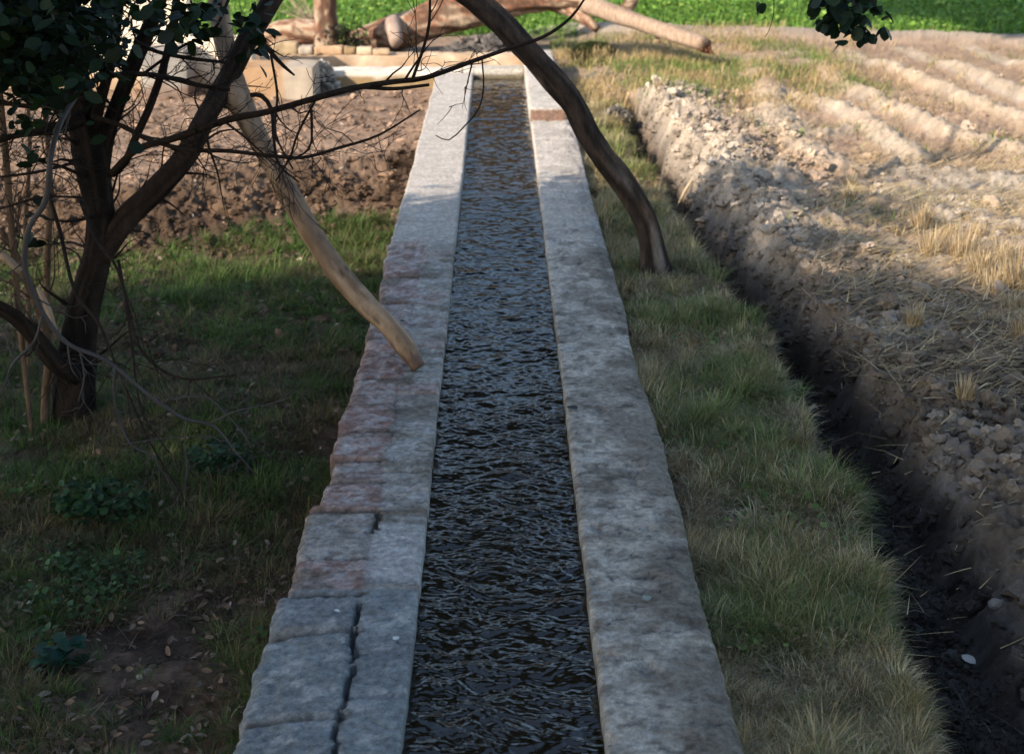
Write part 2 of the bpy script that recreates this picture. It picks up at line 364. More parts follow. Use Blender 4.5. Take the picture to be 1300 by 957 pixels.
def left_h(X,Y,U):
    xm=XM+(fbm(Y*3,Y*0,61,2)-.5)*.03
    ro=np.searchsorted(outer_rows,Y+(fbm(X*9,X*0+1,62,2)-.5)*.012);ri=np.searchsorted(inner_rows,Y+(fbm(X*9,X*0+7,63,2)-.5)*.012)
    isO=X<xm
    do=np.min(np.abs(Y[...,None]-np.array(outer_rows)),-1);di=np.min(np.abs(Y[...,None]-np.array(inner_rows)),-1)
    zb=np.where(isO,hgt[np.clip(ro,0,39)],hgt2[np.clip(ri,0,39)]*.7)
    d=np.where(isO,do,di);amp=np.where(isO,1.,.45)*np.clip(fbm(X*3,Y*3,64,2)*2+.1,0,1)
    bed=amp*.024*np.clip(1-d/.012,0,1)
    vert=.009*np.clip(1-np.abs(X-xm)/.012,0,1)*np.clip(fbm(Y*4,Y*0+9,65,2)*2.4-.7,0,1)
    crack=.12*np.clip(1-np.abs(X-xm-(fbm(Y*18,Y*0,68,5,.7)-.5)*.045)/(.003+.008*fbm(Y*25,Y*0,69,2)),0,1)**.6*(((Y<yr(765)))|((Y>yr(672))&(Y<yr(648))))
    dep=.035*np.clip(1-np.abs(Y-(yr(800)+.006)-(X-XLO)*.06)/.02,0,1)*isO*1.0
    tilt=np.where(isO&(Y<yr(800)),-.02*(np.clip((X-XLO)/.2,0,1)-1)**2,0)
    br=(Y<YB)
    z=(zb-bed-vert-crack-dep+tilt)*br+.003*(~br)
    q1=1-2*np.abs(fbm(X*16,Y*26,66,4,.6)-.5)*2.2;z+=(fbm(X*7,Y*11,60,4,.6)-.5)*.008-np.clip(q1-.55,0,1)*.010*np.where(br,1,.35)+(fbm(X*70,Y*55,67,3)-.5)*.007*np.where(br,1,.6)
    # fallen edge: rounded outer rim
    z-=.02*np.clip(1-(U)/.10,0,1)**2*br*fbm(Y*7,Y*0,69,2)
    return z
def left_c(X,Y,Z):
    ro=np.clip(np.searchsorted(outer_rows,Y),0,20);pk=np.array(pinkO)[ro]
    wide=XM+(fbm(X*4,Y*4,71,3)-.5)*.10
    w=sst(.02,-.02,X-wide);do=np.min(np.abs(Y[...,None]-np.array(outer_rows)),-1)
    n=fbm(X*10,Y*14,72,4,.6);n2=fbm(X*3,Y*3,73,3);n4=fbm(X*26,Y*34,74,3)
    grey=mix(np.array((.34,.315,.28)),np.array((.50,.465,.42)),sst(.35,.65,n));pink=mix(np.array((.37,.23,.195)),np.array((.53,.40,.37)),sst(.42,.58,n*.5+n4*.5))
    pink=mix(pink,np.array((.58,.50,.47)),sst(.56,.72,n4)*.5)
    pin=np.array([.0,.1,.5,.3,.1,.5,.2,.6,.3,.5,.4,.6,.3,.6,.4,.3,.3,.3])[np.clip(np.searchsorted(inner_rows,Y),0,17)];c=mix(grey,pink,np.clip(w*pk*1.15+(1-w)*pin*sst(.45,.6,fbm(X*6,Y*6,80,3)),0,1)*sst(.0,.25,n2+.1)*(Y<YB+.1))
    c=mix(c,np.array((.18,.15,.11)),sst(.54,.68,fbm(X*5,Y*9,75,4))*.65)
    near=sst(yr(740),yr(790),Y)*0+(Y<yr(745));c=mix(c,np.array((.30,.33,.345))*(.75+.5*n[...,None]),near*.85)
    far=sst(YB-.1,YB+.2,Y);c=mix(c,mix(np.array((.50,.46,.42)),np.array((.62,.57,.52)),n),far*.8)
    c=mix(c,np.array((.13,.10,.075)),np.clip(1-do/.014,0,1)*(X<XM+.02)*(Y<YB)*sst(.2,.42,fbm(X*11,Y*11,78,3))*.95)
    c=c*(.80+.4*fbm(X*40,Y*70,79,3))[...,None]
    c=mix(c,np.array((.68,.67,.66)),sst(.60,.70,fbm(X*18,Y*24,76,4))*.5)
    lime=sst(yr(742),yr(730),Y)*sst(yr(655),yr(668),Y)*sst(XM-.01,XM+.02,X);c=mix(c,np.array((.66,.64,.63))*(.7+.6*fbm(X*20,Y*34,89,4))[...,None],lime*.7)
    mort=np.exp(-((Y-yr(647))/.022)**2)+np.exp(-((Y-yr(612))/.012)**2)*(X<XM)+np.exp(-((Y-yr(512))/.012)**2)*(X<XM);c=mix(c,np.array((.20,.155,.115)),np.clip(mort,0,1)*.75)
    return c
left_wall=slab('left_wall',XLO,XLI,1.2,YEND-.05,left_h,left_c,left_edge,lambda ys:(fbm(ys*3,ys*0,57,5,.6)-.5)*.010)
def right_edge(ys):
    return (fbm(ys*1.2,ys*0,58,3)-.5)*.03+(fbm(ys*5,ys*0,59,6,.7)-.5)*.018*np.minimum(1,5/np.maximum(ys,1))
def right_h(X,Y,U): return (fbm(X*5,Y*8,81,4,.6)-.5)*.014+(fbm(X*60,Y*50,82,3)-.5)*.006-.010*sst(.66,.74,fbm(X*15,Y*22,88,4,.6))-.02*sst(.8,1.0,U+(fbm(X*8,Y*8,83,3)-.5)*.4)
def right_c(X,Y,Z):
    n=fbm(X*14,Y*16,84,5,.6);n2=fbm(X*3.5,Y*4,85,5,.6);n3=fbm(X*22,Y*60,86,3)
    c=mix(np.array((.35,.305,.255)),np.array((.65,.59,.51)),sst(.33,.62,n))
    ed=np.clip((X-XRI)/(XRO-XRI),0,1)
    c=mix(c,np.array((.20,.165,.13)),sst(.45,.75,n2*.75+ed*.35)*.75)
    c=mix(c,np.array((.62,.60,.57)),sst(.6,.78,n3)*.6*sst(.6,.2,ed))
    c=mix(c,np.array((.10,.085,.07)),sst(.69,.8,fbm(X*14,Y*26,87,3))*.7)
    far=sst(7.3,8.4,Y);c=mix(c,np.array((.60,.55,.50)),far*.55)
    return c
YS=W(690,153,0)[1]
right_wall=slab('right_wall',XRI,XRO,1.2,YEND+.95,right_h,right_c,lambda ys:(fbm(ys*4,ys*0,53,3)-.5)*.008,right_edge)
# raised far length of the right wall, with a brick end face
def boxm(mb,x0,x1,y0,y1,z0,z1,col,res=.05,rough=.006,bev=.012,seed=0):
    """box with gridded faces, softened edges and slight roughness"""
    nx=max(2,int((x1-x0)/res));ny=max(2,int((y1-y0)/res));nz=max(2,int((z1-z0)/res))
    def face(o,a,b,na,nb):
        u,v=np.meshgrid(np.linspace(0,1,na+1),np.linspace(0,1,nb+1),indexing='ij')
        P=np.array(o)+u[...,None]*np.array(a)+v[...,None]*np.array(b)
        i=np.arange((na+1)*(nb+1)).reshape(na+1,nb+1)
        return P.reshape(-1,3),np.stack([i[:-1,:-1],i[1:,:-1],i[1:,1:],i[:-1,1:]],-1).reshape(-1,4)
    dx,dy,dz=x1-x0,y1-y0,z1-z0
    c0=np.array([(x0+x1)/2,(y0+y1)/2,(z0+z1)/2]);hs=np.array([dx,dy,dz])/2
    for o,a,b,na,nb in (((x0,y0,z1),(dx,0,0),(0,dy,0),nx,ny),((x0,y1,z0),(dx,0,0),(0,-dy,0),nx,ny),
        ((x0,y0,z0),(dx,0,0),(0,0,dz),nx,nz),((x1,y1,z0),(-dx,0,0),(0,0,dz),nx,nz),
        ((x0,y1,z0),(0,-dy,0),(0,0,dz),ny,nz),((x1,y0,z0),(0,dy,0),(0,0,dz),ny,nz)):
        P,q=face(o,a,b,na,nb)
        D=P-c0;k=np.clip(np.abs(D)-(hs-bev),0,bev);ln=np.linalg.norm(k,axis=1);
        sc=np.where(ln>bev,bev/np.maximum(ln,1e-9),1)[:,None]
        P=c0+np.sign(D)*(np.minimum(np.abs(D),hs-bev)+k*sc)
        nn=(fbm(P[:,0]*14+P[:,2]*9,P[:,1]*14+P[:,2]*11,seed,3)-.5)[:,None]*rough*2
        P=P+nn*D/hs
        C=col(P) if callable(col) else np.tile(np.asarray(col),(len(P),1))
        mb.add(P,[q],C)
def plc(a,b,s,k=6):
    def f(P): return mix(np.array(a),np.array(b),sst(.35,.65,fbm(P[:,0]*k+P[:,2]*5,P[:,1]*k+P[:,2]*k,s,4)))
    return f
def stepc(P):
    c=plc((.52,.48,.43),(.62,.57,.52),91)(P)
    return mix(c,mix(np.array((.27,.13,.09)),np.array((.2,.13,.09)),fbm(P[:,0]*14,P[:,2]*30,92,2)),(P[:,2]<.085)*(P[:,1]<YS+.03)*.9)
mb=MB();boxm(mb,XRI-.008,XRO-.05,YS,YEND+.9,-.05,.10,stepc,.02,.004,.016,3);mb.build('raised_section',M_conc,chan)
def barc(P):
    c=plc((.52,.48,.42),(.64,.60,.54),93)(P);return mix(c,np.array((.12,.09,.04)),sst(.0,-.04,P[:,2])*.9)
mb=MB();boxm(mb,XLI-.10,XRI-.01,YEND-.02,YEND+.26,-.16,.035,barc,.02,.005,.025,4);mb.build('cross_beam',M_conc,chan)
# chamfered corner block
mb=MB();P0=W(583,90)[0]
cv=np.array([[XLI-.03,YEND-.42,z] for z in (-.5,-.002)]+[[XLI+.0,YEND-.42,z] for z in (-.5,-.002)])
mb2=MB();boxm(mb2,XLI-.10,XLI-.02,YEND-.05,YEND+.3,-.5,.004,plc((.5,.46,.42),(.6,.55,.5),94),.03,.003,.01,5);mb2.build('corner_pier',M_conc,chan)
mb=MB();boxm(mb,XLI-.06,XRI+.06,1.0,YEND+.3,-.78,-.6,plc((.12,.09,.06),(.2,.15,.1),95),.3,.01,.01,6);mb.build('channel_bed',M_conc,chan)
# water
def build_water():
    xs=np.linspace(XLI-.02,XRI+.02,150);ys=[1.0]
    while ys[-1]<YEND+.1: ys.append(ys[-1]+.0034*max(1,(ys[-1]/4)**1.5))
    ys=np.array(ys);X,Y=np.meshgrid(xs,ys)
    wx=X+(fbm(X*5,Y*4,104,2)-.5)*.10;wy=Y+(fbm(X*5+9,Y*4,105,2)-.5)*.10
    a=fbm(X*9+Y*2.5,Y*15-X*5,101,3);c3,s3=math.cos(-.42),math.sin(-.42)
    p=wx*c3+wy*s3;q=-wx*s3+wy*c3
    b=pn(p*14,q*46,102);b2=pn((wx*.97+wy*.1)*24,(-wx*.1+wy*.97)*68,106);b3=pn(p*36+3,q*105,107);c=pn(p*7,q*19,103)
    Z=ZW+(a-.5)*.016+(b*.0032+b2*.0019+b3*.0010+c*.0042)*(.55+.9*fbm(X*4,Y*2.2,108,2))
    i=np.arange(X.size).reshape(X.shape);q=np.stack([i[:-1,:-1],i[:-1,1:],i[1:,1:],i[1:,:-1]],-1).reshape(-1,4)
    o=mesh_np('water',np.stack([X.ravel(),Y.ravel(),Z.ravel()],1),[q],M_water,None);tag(o,'rippling dark water flowing in the channel','water',kind='structure')
build_water()
def flatwater(name,pts,z,label):
    P=np.array([W(a,b,z) for a,b in pts]);c=P.mean(0);V=np.vstack([P,c]);n=len(P)
    f=np.stack([np.arange(n),np.roll(np.arange(n),-1),np.full(n,n)],-1)
    tag(mesh_np(name,V,[f],M_water),label,'puddle',kind='structure')
flatwater('puddle',[(728,80),(722,66),(735,55),(752,52),(770,54),(782,62),(776,72),(770,82),(748,86)],-.085,'small bright puddle beyond the channel end')
flatwater('puddle',[(783,215),(786,186),(792,176),(802,178),(806,200),(802,225),(792,232)],-.40,'strip of water in the far ditch')
# ------------------------------------------------------------------ blades / leaves / clods generators
def blades(P,hgt,wid,az,lean,curl,col,col2=None):
    """P (n,3) base; curved tapering blades"""
    n=len(P);dx=np.cos(az);dy=np.sin(az);sx=-dy;sy_=dx;V=np.zeros((n,7,3));ks=[0,.4,.75,1.]
    ang=lean.copy();cur=P.copy();k=0
    for s in range(4):
        w=wid*(1-.25*s if s<3 else 0)*.5
        if s<3:
            V[:,2*s]=cur+np.stack([sx*w,sy_*w,0*w],1);V[:,2*s+1]=cur-np.stack([sx*w,sy_*w,0*w],1)
        else: V[:,6]=cur
        L=hgt/3;hx=np.sin(ang)*L;hz=np.cos(ang)*L
        cur=cur+np.stack([dx*hx,dy*hx,hz],1);ang=ang+curl
    b=np.arange(n)[:,None]*7
    q=np.concatenate([b+np.array([0,1,3,2]),b+np.array([2,3,5,4])]);t=b+np.array([4,5,6])
    C=np.repeat(col[:,None,:],7,1)
    if col2 is not None: C[:,4:]=col2[:,None,:]
    return V.reshape(-1,3),[q,t],C.reshape(-1,3)
LEAF=np.array([[0,0,0],[.25,.34,.05],[.56,.42,.06],[.84,.29,.02],[1.04,0,-.04],[.84,-.29,.02],[.56,-.42,.06],[.25,-.34,.05],[.3,0,-.02],[.7,0,-.02]])
LF=[np.array([[0,8,1,1],[0,7,8,8]])[:, :3],np.array([[1,8,9,2],[8,7,6,9]]),np.array([[2,9,4],[9,6,4]]),np.array([[2,4,3],[6,5,4]])]
def leaves(P,size,col,nrm_up=.5,droop=.3,flat=False,aspect=1.0):
    n=len(P);a=rng.random(n)*2*math.pi
    d=np.stack([np.cos(a),np.sin(a),(-droop+rng.normal(0,.35,n)) if not flat else rng.normal(0,.1,n)],1);d/=np.linalg.norm(d,axis=1)[:,None]
    up=rng.normal(0,.8 if not flat else .15,(n,3));up[:,2]=np.abs(up[:,2])+nrm_up
    s=np.cross(up,d);s/=np.linalg.norm(s,axis=1)[:,None];u=np.cross(d,s);aspect=aspect if np.ndim(aspect) else aspect*rng.uniform(.85,1.1,(n,1,1));cu=rng.normal(.0,.25,(n,1,1))
    L=LEAF[None]*size[:,None,None]
    V=P[:,None]+L[...,0:1]*d[:,None]+L[...,1:2]*s[:,None]*aspect+L[...,2:3]*u[:,None]
    b=np.arange(n)[:,None]*10;F=[]
    for f in LF:
        for r in f: F.append(b+r)
    tri=np.concatenate([f for f in F if f.shape[1]==3]);qd=np.concatenate([f for f in F if f.shape[1]==4])
    return V.reshape(-1,3),[tri,qd],np.repeat(col,10,0)
import bmesh
def ico(sub):
    bm=bmesh.new();bmesh.ops.create_icosphere(bm,subdivisions=sub,radius=1)
    V=np.array([v.co[:] for v in bm.verts]);Fc=np.array([[v.index for v in f.verts] for f in bm.faces]);bm.free();return V,Fc
ICO1=ico(1);ICO2=ico(2)
def clods(P,size,col,base=ICO2,rough=.75,flatten=.75):
    V0,F0=base;n=len(P);k=len(V0);out=np.zeros((n,k,3))
    for v in range(8):
        m=np.arange(n)%8==v
        if not m.any(): continue
        nn=1+rough*((fbm(V0[:,0]*1.3+v*5,V0[:,1]*1.3+V0[:,2]*1.9,200+v,2)-.5)*2.4+(fbm(V0[:,0]*3.1+v*5+V0[:,2]*2,V0[:,1]*3.1-V0[:,2]*2.7,210+v,2)-.5)*1.3)
        B=V0*nn[:,None]
        mm=m.sum();a=rng.random(mm)*6.28;c,s=np.cos(a),np.sin(a);sc=rng.uniform(.7,1.25,(mm,3));sc[:,2]*=flatten
        X=B[None]*sc[:,None];R=np.stack([X[...,0]*c[:,None]-X[...,1]*s[:,None],X[...,0]*s[:,None]+X[...,1]*c[:,None],X[...,2]],-1)
        out[m]=R*size[m][:,None,None]
    V=out+P[:,None];b=np.arange(n)[:,None,None]*k
    return V.reshape(-1,3),[(F0[None]+b).reshape(-1,3)],np.repeat(col,k,0)
def hsvar(c,n,v=.2,h=.06):
    c=np.tile(np.asarray(c,float),(n,1))*(1+rng.normal(0,v,(n,1)));return np.clip(c*(1+rng.normal(0,h,(n,3))),.003,1)
def pick(cs,ps,n,v=.2):
    k=rng.choice(len(cs),n,p=np.array(ps)/sum(ps));return np.clip(np.array(cs)[k]*(1+rng.normal(0,v,(n,1))),.003,1)
def scatter_screen(n,x0,x1,y0,y1,z=-.1):
    """uniform in world over trapezoid bounded by view rays with margin"""
    xs=rng.uniform(x0,x1,n);ys=rng.uniform(y0,y1,n);return xs,ys
def vis(x,y,z,m=120):
    px,py,zc=proj(np.stack([x,y,z],1));return (px>-m-60)&(px<1300+m)&(py>-60)&(py<1040)&(zc>0)
def importance(n,x0,x1,y0,y1,pw=1.6):
    """denser near the camera: density ~ y^-pw"""
    u=rng.random(n);a=1-pw if abs(pw-1)>1e-3 else 1e-3
    ys=(y0**a+u*(y1**a-y0**a))**(1/a);xs=rng.uniform(x0,x1,n);return xs,ys
# ------------------------------------------------------------------ grass on the verge
def tufts(nc,x0,x1,y0,y1,pw,okf,per,rad,hf,greens,straws,dryf,wmul=1.,spread=1.):
    x,y=importance(nc,x0,x1,y0,y1,pw);z,c,w,I=field(x,y);k=okf(x,y,z,I);x,y=x[k],y[k];m=len(x)
    cnt=rng.integers(per//2,per*3//2,m);id_=np.repeat(np.arange(m),cnt);n=len(id_)
    ht=hf(x,y)*rng.uniform(.55,1.45,m);r=rad*rng.uniform(.6,1.6,m)
    a=rng.random(n)*6.283;rr=np.sqrt(rng.random(n))*r[id_];bx_=x[id_]+np.cos(a)*rr;by_=y[id_]+np.sin(a)*rr
    bz=field(bx_,by_)[0]
    bias=rng.random(m)*6.283;az=np.arctan2(np.sin(a)+.7*np.sin(bias[id_]),np.cos(a)+.7*np.cos(bias[id_]))+rng.normal(0,.5,n)
    d=dryf(x,y)+rng.normal(0,.07,m);dr=(d[id_]+rng.normal(0,.10,n))>.5
    g=np.array(greens)[rng.integers(0,len(greens),m)]*(1+rng.normal(0,.2,(m,1)));st=np.array(straws)[rng.integers(0,len(straws),m)]*(1+rng.normal(0,.2,(m,1)))
    col=np.clip(mix(g[id_],st[id_],dr.astype(float))*(1+rng.normal(0,.22,(n,1))),.004,1);tip=mix(col,st[id_],np.where(rng.random(n)<.4,.6,.05))
    h=ht[id_]*rng.uniform(.5,1.15,n);lean=np.clip(rr/r[id_]*.7*spread+rng.normal(.1,.25,n),0,1.5)
    wd=rng.uniform(.0016,.0032,n)*(1+.14*np.clip(by_-4,0,9))*wmul
    return blades(np.stack([bx_,by_,bz-.006],1),h,wd,az,lean,rng.uniform(.15,.65,n),col,tip)
def verge():
    mb=MB();gr=[(.09,.15,.035),(.15,.21,.055),(.06,.10,.026),(.20,.24,.07)];sw=[(.40,.30,.15),(.48,.40,.23),(.26,.17,.08),(.52,.45,.29)]
    def okf(x,y,z,I):
        wv=.3*(fbm(x*6,y*6,301,2)-.5);ok=(x>XRO+.01+right_edge(y)-.16*sst(.45,.75,fbm(x*3,y*2.6,302,3)))&(x<I['xv']+.05+wv*.15)&vis(x,y,z)
        de=1.05-.92*sst(.53,.63,fbm(x*1.8+4,y*1.8,304,3));return ok&(rng.random(len(x))<de)
    mb.add(*tufts(30000,.5,3.4,2.3,12.6,1.3,okf,52,.028,lambda x,y:(.04+.125*fbm(x*2.6,y*2.6,306,3)**1.3)*(1+.02*(y-4)),gr,sw,lambda x,y:fbm(x*2.1,y*2.1,305,4)+.20*sst(XRO+.16,XRO-.04,x)+.01))
    # flattened dry thatch
    x,y=importance(90000,.5,3.4,2.3,12.6,1.3);z,c,w,I=field(x,y);ok=(x>XRO-.03)&(x<I['xv']+.02)&vis(x,y,z);x,y,z=x[ok],y[ok],z[ok];n=len(x)
    mb.add(*blades(np.stack([x,y,z+rng.uniform(0,.03,n)],1),rng.uniform(.04,.13,n),rng.uniform(.0015,.003,n)*(1+.1*y),rng.random(n)*6.28,rng.uniform(1.2,1.6,n),rng.uniform(-.1,.15,n),pick([(.3,.24,.15),(.2,.14,.09),(.38,.33,.22)],[3,4,2],n)))
    x,y=importance(9000,.5,3.4,2.3,10,1.3);z,c,w,I=field(x,y);ok=(x>XRO+.02)&(x<I['xv'])&vis(x,y,z)&(fbm(x*3,y*3,309,3)>.55);x,y,z=x[ok],y[ok],z[ok];n=len(x)
    mb.add(*leaves(np.stack([x,y,z+rng.uniform(.02,.07,n)],1),rng.uniform(.012,.03,n),pick([(.08,.13,.035),(.12,.17,.05),(.25,.18,.1)],[3,2,2],n),1.,.1))
    tag(mb.build('verge_grass',M_grass),'mixed green and dry grass growing between concrete wall and ditch','grass',kind='stuff')
verge()
def lowgrass():
    mb=MB()
    def okf(x,y,z,I):
        d=sst(.36,.54,fbm(x*1.7,y*1.7,311,4)+.16*sst(3.9,5.0,y)-.08*sst(4.0,3.3,y))
        return vis(x,y,z)&(x<XLO-.02)&(I['t']<.16)&(rng.random(len(x))<d*.95+.05)
    mb.add(*tufts(21000,-5.5,XLO+.03,2.6,9.9,1.35,okf,34,.035,lambda x,y:(.035+.12*fbm(x*2.2,y*2.2,314,3)**1.4)*(1+.4*sst(7.6,8.8,y)),[(.06,.125,.025),(.085,.165,.03),(.045,.09,.02),(.11,.17,.04)],[(.17,.125,.06),(.11,.08,.045),(.22,.17,.09)],lambda x,y:fbm(x*2.3,y*2.3,312,4)-.05-.08*sst(7.6,8.8,y),1.15,1.3))
    tag(mb.build('shaded_grass',M_grass),'dark green grass on the low shaded ground left of the channel','grass',kind='stuff')
    # broad-leaved ground cover + litter
    mb=MB();x,y=importance(60000,-5,XLO,2.6,8.6,1.5);z,c,w,I=field(x,y)
    m=fbm(x*1.9,y*1.9,321,3);ok=vis(x,y,z)&(m>.76)&(x<XLO-.03)&(I['t']<.3);x,y,z=x[ok],y[ok],z[ok];n=len(x)
    mb.add(*leaves(np.stack([x,y,z+rng.uniform(.01,.09,n)],1),rng.uniform(.014,.032,n),pick([(.035,.075,.022),(.045,.10,.03),(.03,.06,.022)],[3,3,2],n),1.2,.1))
    tag(mb.build('ground_weeds',M_leaf),'patches of small broad leaved weeds in the shade','weeds',kind='stuff')
    mb=MB();x,y=importance(16000,-5,XLO,2.6,13,1.6);z,c,w,I=field(x,y);ok=vis(x,y,z)&(x<XLO-.02);x,y,z=x[ok],y[ok],z[ok];n=len(x)
    mb.add(*leaves(np.stack([x,y,z+rng.uniform(.006,.03,n)],1),rng.uniform(.015,.045,n),pick([(.14,.09,.06),(.22,.16,.11),(.08,.05,.035),(.3,.25,.2)],[4,3,4,1],n),.5,.0,flat=False,aspect=.55))
    n=5000;x,y=importance(n,-5,XLO,2.6,9,1.5);z=gz(x,y)
    mb.add(*blades(np.stack([x,y,z+.012],1),rng.uniform(.04,.22,n),rng.uniform(.0015,.004,n),rng.random(n)*6.28,rng.uniform(1.35,1.6,n),rng.uniform(-.15,.15,n),pick([(.14,.11,.08),(.08,.06,.045),(.24,.2,.15)],[3,4,1],n)))
    tag(mb.build('leaf_litter',M_straw),'dead leaves and fine twigs scattered on the left ground','leaf litter',kind='stuff')
lowgrass()
# ------------------------------------------------------------------ clods and straw on the bank and field
def soilbits():
    mb=MB();n=130000;x,y=importance(n,.9,6.8,2.6,14,1.3);z,c,w,I=field(x,y)
    bank=((x>I['xb'])&(x<I['xc']+.8)&(y<13.2));dens=np.where(bank,1.,.06)*sst(.35,.6,fbm(x*1.6,y*1.6,331,3))
    smooth=sst(6.4,5.0,y)*(I['up']<.95)*sst(.2,.5,I['up']);dens*=1-.65*smooth;dens[(x<I['xv'])]=0;dens=np.where((x<I['xb'])&(y<13),.7,dens)
    ok=vis(x,y,z)&(x>I['xv']+.05)&(rng.random(n)<dens);x,y,z,c,w=x[ok],y[ok],z[ok],c[ok],w[ok];n=len(x)
    s=.004+.034*rng.random(n)**8+.011*rng.random(n)**2;s=np.where(x<I['xb'][ok]+.03,np.minimum(s,.012),s)
    mb.add(*clods(np.stack([x,y,z+s*.25],1),s,np.clip(c*(1.0+rng.normal(0,.12,(n,1)))+.012*(1-w[:,None]),0,1)))
    tag(mb.build('soil_clods',M_clod,smooth=False),'crumbled dry clods of earth on the ditch bank','soil clods',kind='stuff')
    mb=MB();n=14000;x,y=importance(n,-6,XLO,7.2,14,1.1);z,c,w,I=field(x,y);ok=vis(x,y,z)&(rng.random(n)<np.exp(-((I['t']-.5)/.5)**2)+.03);x,y,z,c=x[ok],y[ok],z[ok],c[ok];n=len(x)
    s=.008+.03*rng.random(n)**3;mb.add(*clods(np.stack([x,y,z+s*.2],1),s,np.clip(c*(1+rng.normal(0,.2,(n,1))),0,1)))
    tag(mb.build('bank_clods',M_clod,smooth=False),'brown clods on the crumbling bank below the yard','soil clods',kind='stuff')
    # loose straw
    mb=MB();n=110000;x,y=importance(n,.8,7.4,2.8,17,1.0);z,c,w,I=field(x,y)
    px,py,_=proj(np.stack([x,y,z],1))
    str1=np.exp(-((py-(205+ (px-1050)*.03))/12)**2)*(px>1080)*3
    str2=sst(1000,1100,px)*sst(225,260,py)*sst(540,440,py)*1.2
    dens=.10+.9*sst(.52,.68,fbm(x*1.4,y*1.4,341,3))*.5+str1+str2*1.8;dens=dens*np.where((x>I['xc']-.1)|(y>12.5),1,.12);dens[(x<I['xv'])&(y<12.4)]=0
    ok=vis(x,y,z)&(rng.random(n)<dens*.6);x,y,z=x[ok],y[ok],z[ok];n=len(x)
    mb.add(*blades(np.stack([x,y,z+rng.uniform(.006,.04,n)],1),rng.uniform(.04,.22,n),rng.uniform(.002,.0045,n)*(1+.06*y),np.where(rng.random(n)<.6,rng.normal(.3,.5,n),rng.random(n)*6.28),rng.uniform(1.25,1.65,n),rng.uniform(-.12,.12,n),pick([(.50,.36,.17),(.42,.30,.15),(.56,.46,.28),(.3,.2,.1)],[3,3,2,2],n)))
    tag(mb.build('loose_straw',M_straw),'loose golden straw strewn over the dry field','straw',kind='stuff')
    # roots / dry stalks in the ditch and on the near bank
    mb=MB();n=9000;x,y=importance(n,1.0,4.5,2.6,9,1.4);z,c,w,I=field(x,y);ok=vis(x,y,z)&(x>I['xv'])&(x<I['xc'])&(rng.random(n)<sst(.45,.65,fbm(x*2.5,y*2.5,345,3))*.9+.05);x,y,z=x[ok],y[ok],z[ok];n=len(x)
    mb.add(*blades(np.stack([x,y,z+.01],1),rng.uniform(.03,.12,n),rng.uniform(.0012,.0024,n),rng.random(n)*6.28,rng.uniform(.9,1.6,n),rng.uniform(-.3,.3,n),pick([(.16,.12,.09),(.09,.07,.055),(.3,.25,.2)],[3,3,1],n)))
    tag(mb.build('dry_roots',M_straw),'thin dry roots and stalks in the dark ditch','dry roots',kind='stuff')
    # green shoots and short dry grass on far right
    mb=MB();n=150000;x,y=importance(n,.6,8,7.5,18,.9);z,c,w,I=field(x,y);px,py,_=proj(np.stack([x,y,z],1))
    rim=np.exp(-((I['rg']-.02)/.014)**2)*sst(.5,.65,fbm(x*2,y*2,352,3))*.5
    farv=sst(12.0,12.8,y)*sst(4.2,3.0,x-.0)*sst(.32,.5,fbm(x*1.3,y*1.3,351,3))*1.2
    tuft=np.exp(-((px-925)/28)**2-((py-112)/14)**2)*2+np.exp(-((px-870)/40)**2-((py-78)/16)**2)*2+np.exp(-((px-1080)/14)**2-((py-45)/10)**2)*1.5+np.exp(-((px-1245)/40)**2-((py-185)/10)**2)*1.0
    ok=vis(x,y,z)&(rng.random(n)<(rim+farv+tuft)*.6)&((x>I['xc']+.05)|(y>12.2));x,y,z,px,py=x[ok],y[ok],z[ok],px[ok],py[ok];n=len(x)
    gr=fbm(x*1.2,y*1.2,353,3)+rng.normal(0,.08,n)+.15*np.exp(-((px-790)/70)**2-((py-100)/22)**2)+.12*np.exp(-((px-925)/30)**2-((py-112)/14)**2)
    col=mix(pick([(.46,.36,.18),(.38,.28,.13)],[1,1],n),pick([(.12,.19,.04),(.18,.23,.06)],[1,1],n),(gr>.54).astype(float))
    mb.add(*blades(np.stack([x,y,z],1),rng.uniform(.04,.15,n)*np.where(y>12,1.,.7),rng.uniform(.005,.010,n),rng.random(n)*6.28,rng.uniform(.1,.9,n),rng.uniform(.1,.6,n),col))
    tag(mb.build('dry_grass',M_grass),'sunlit dry and green grass beyond the channel and in the furrows','grass',kind='stuff')
soilbits()
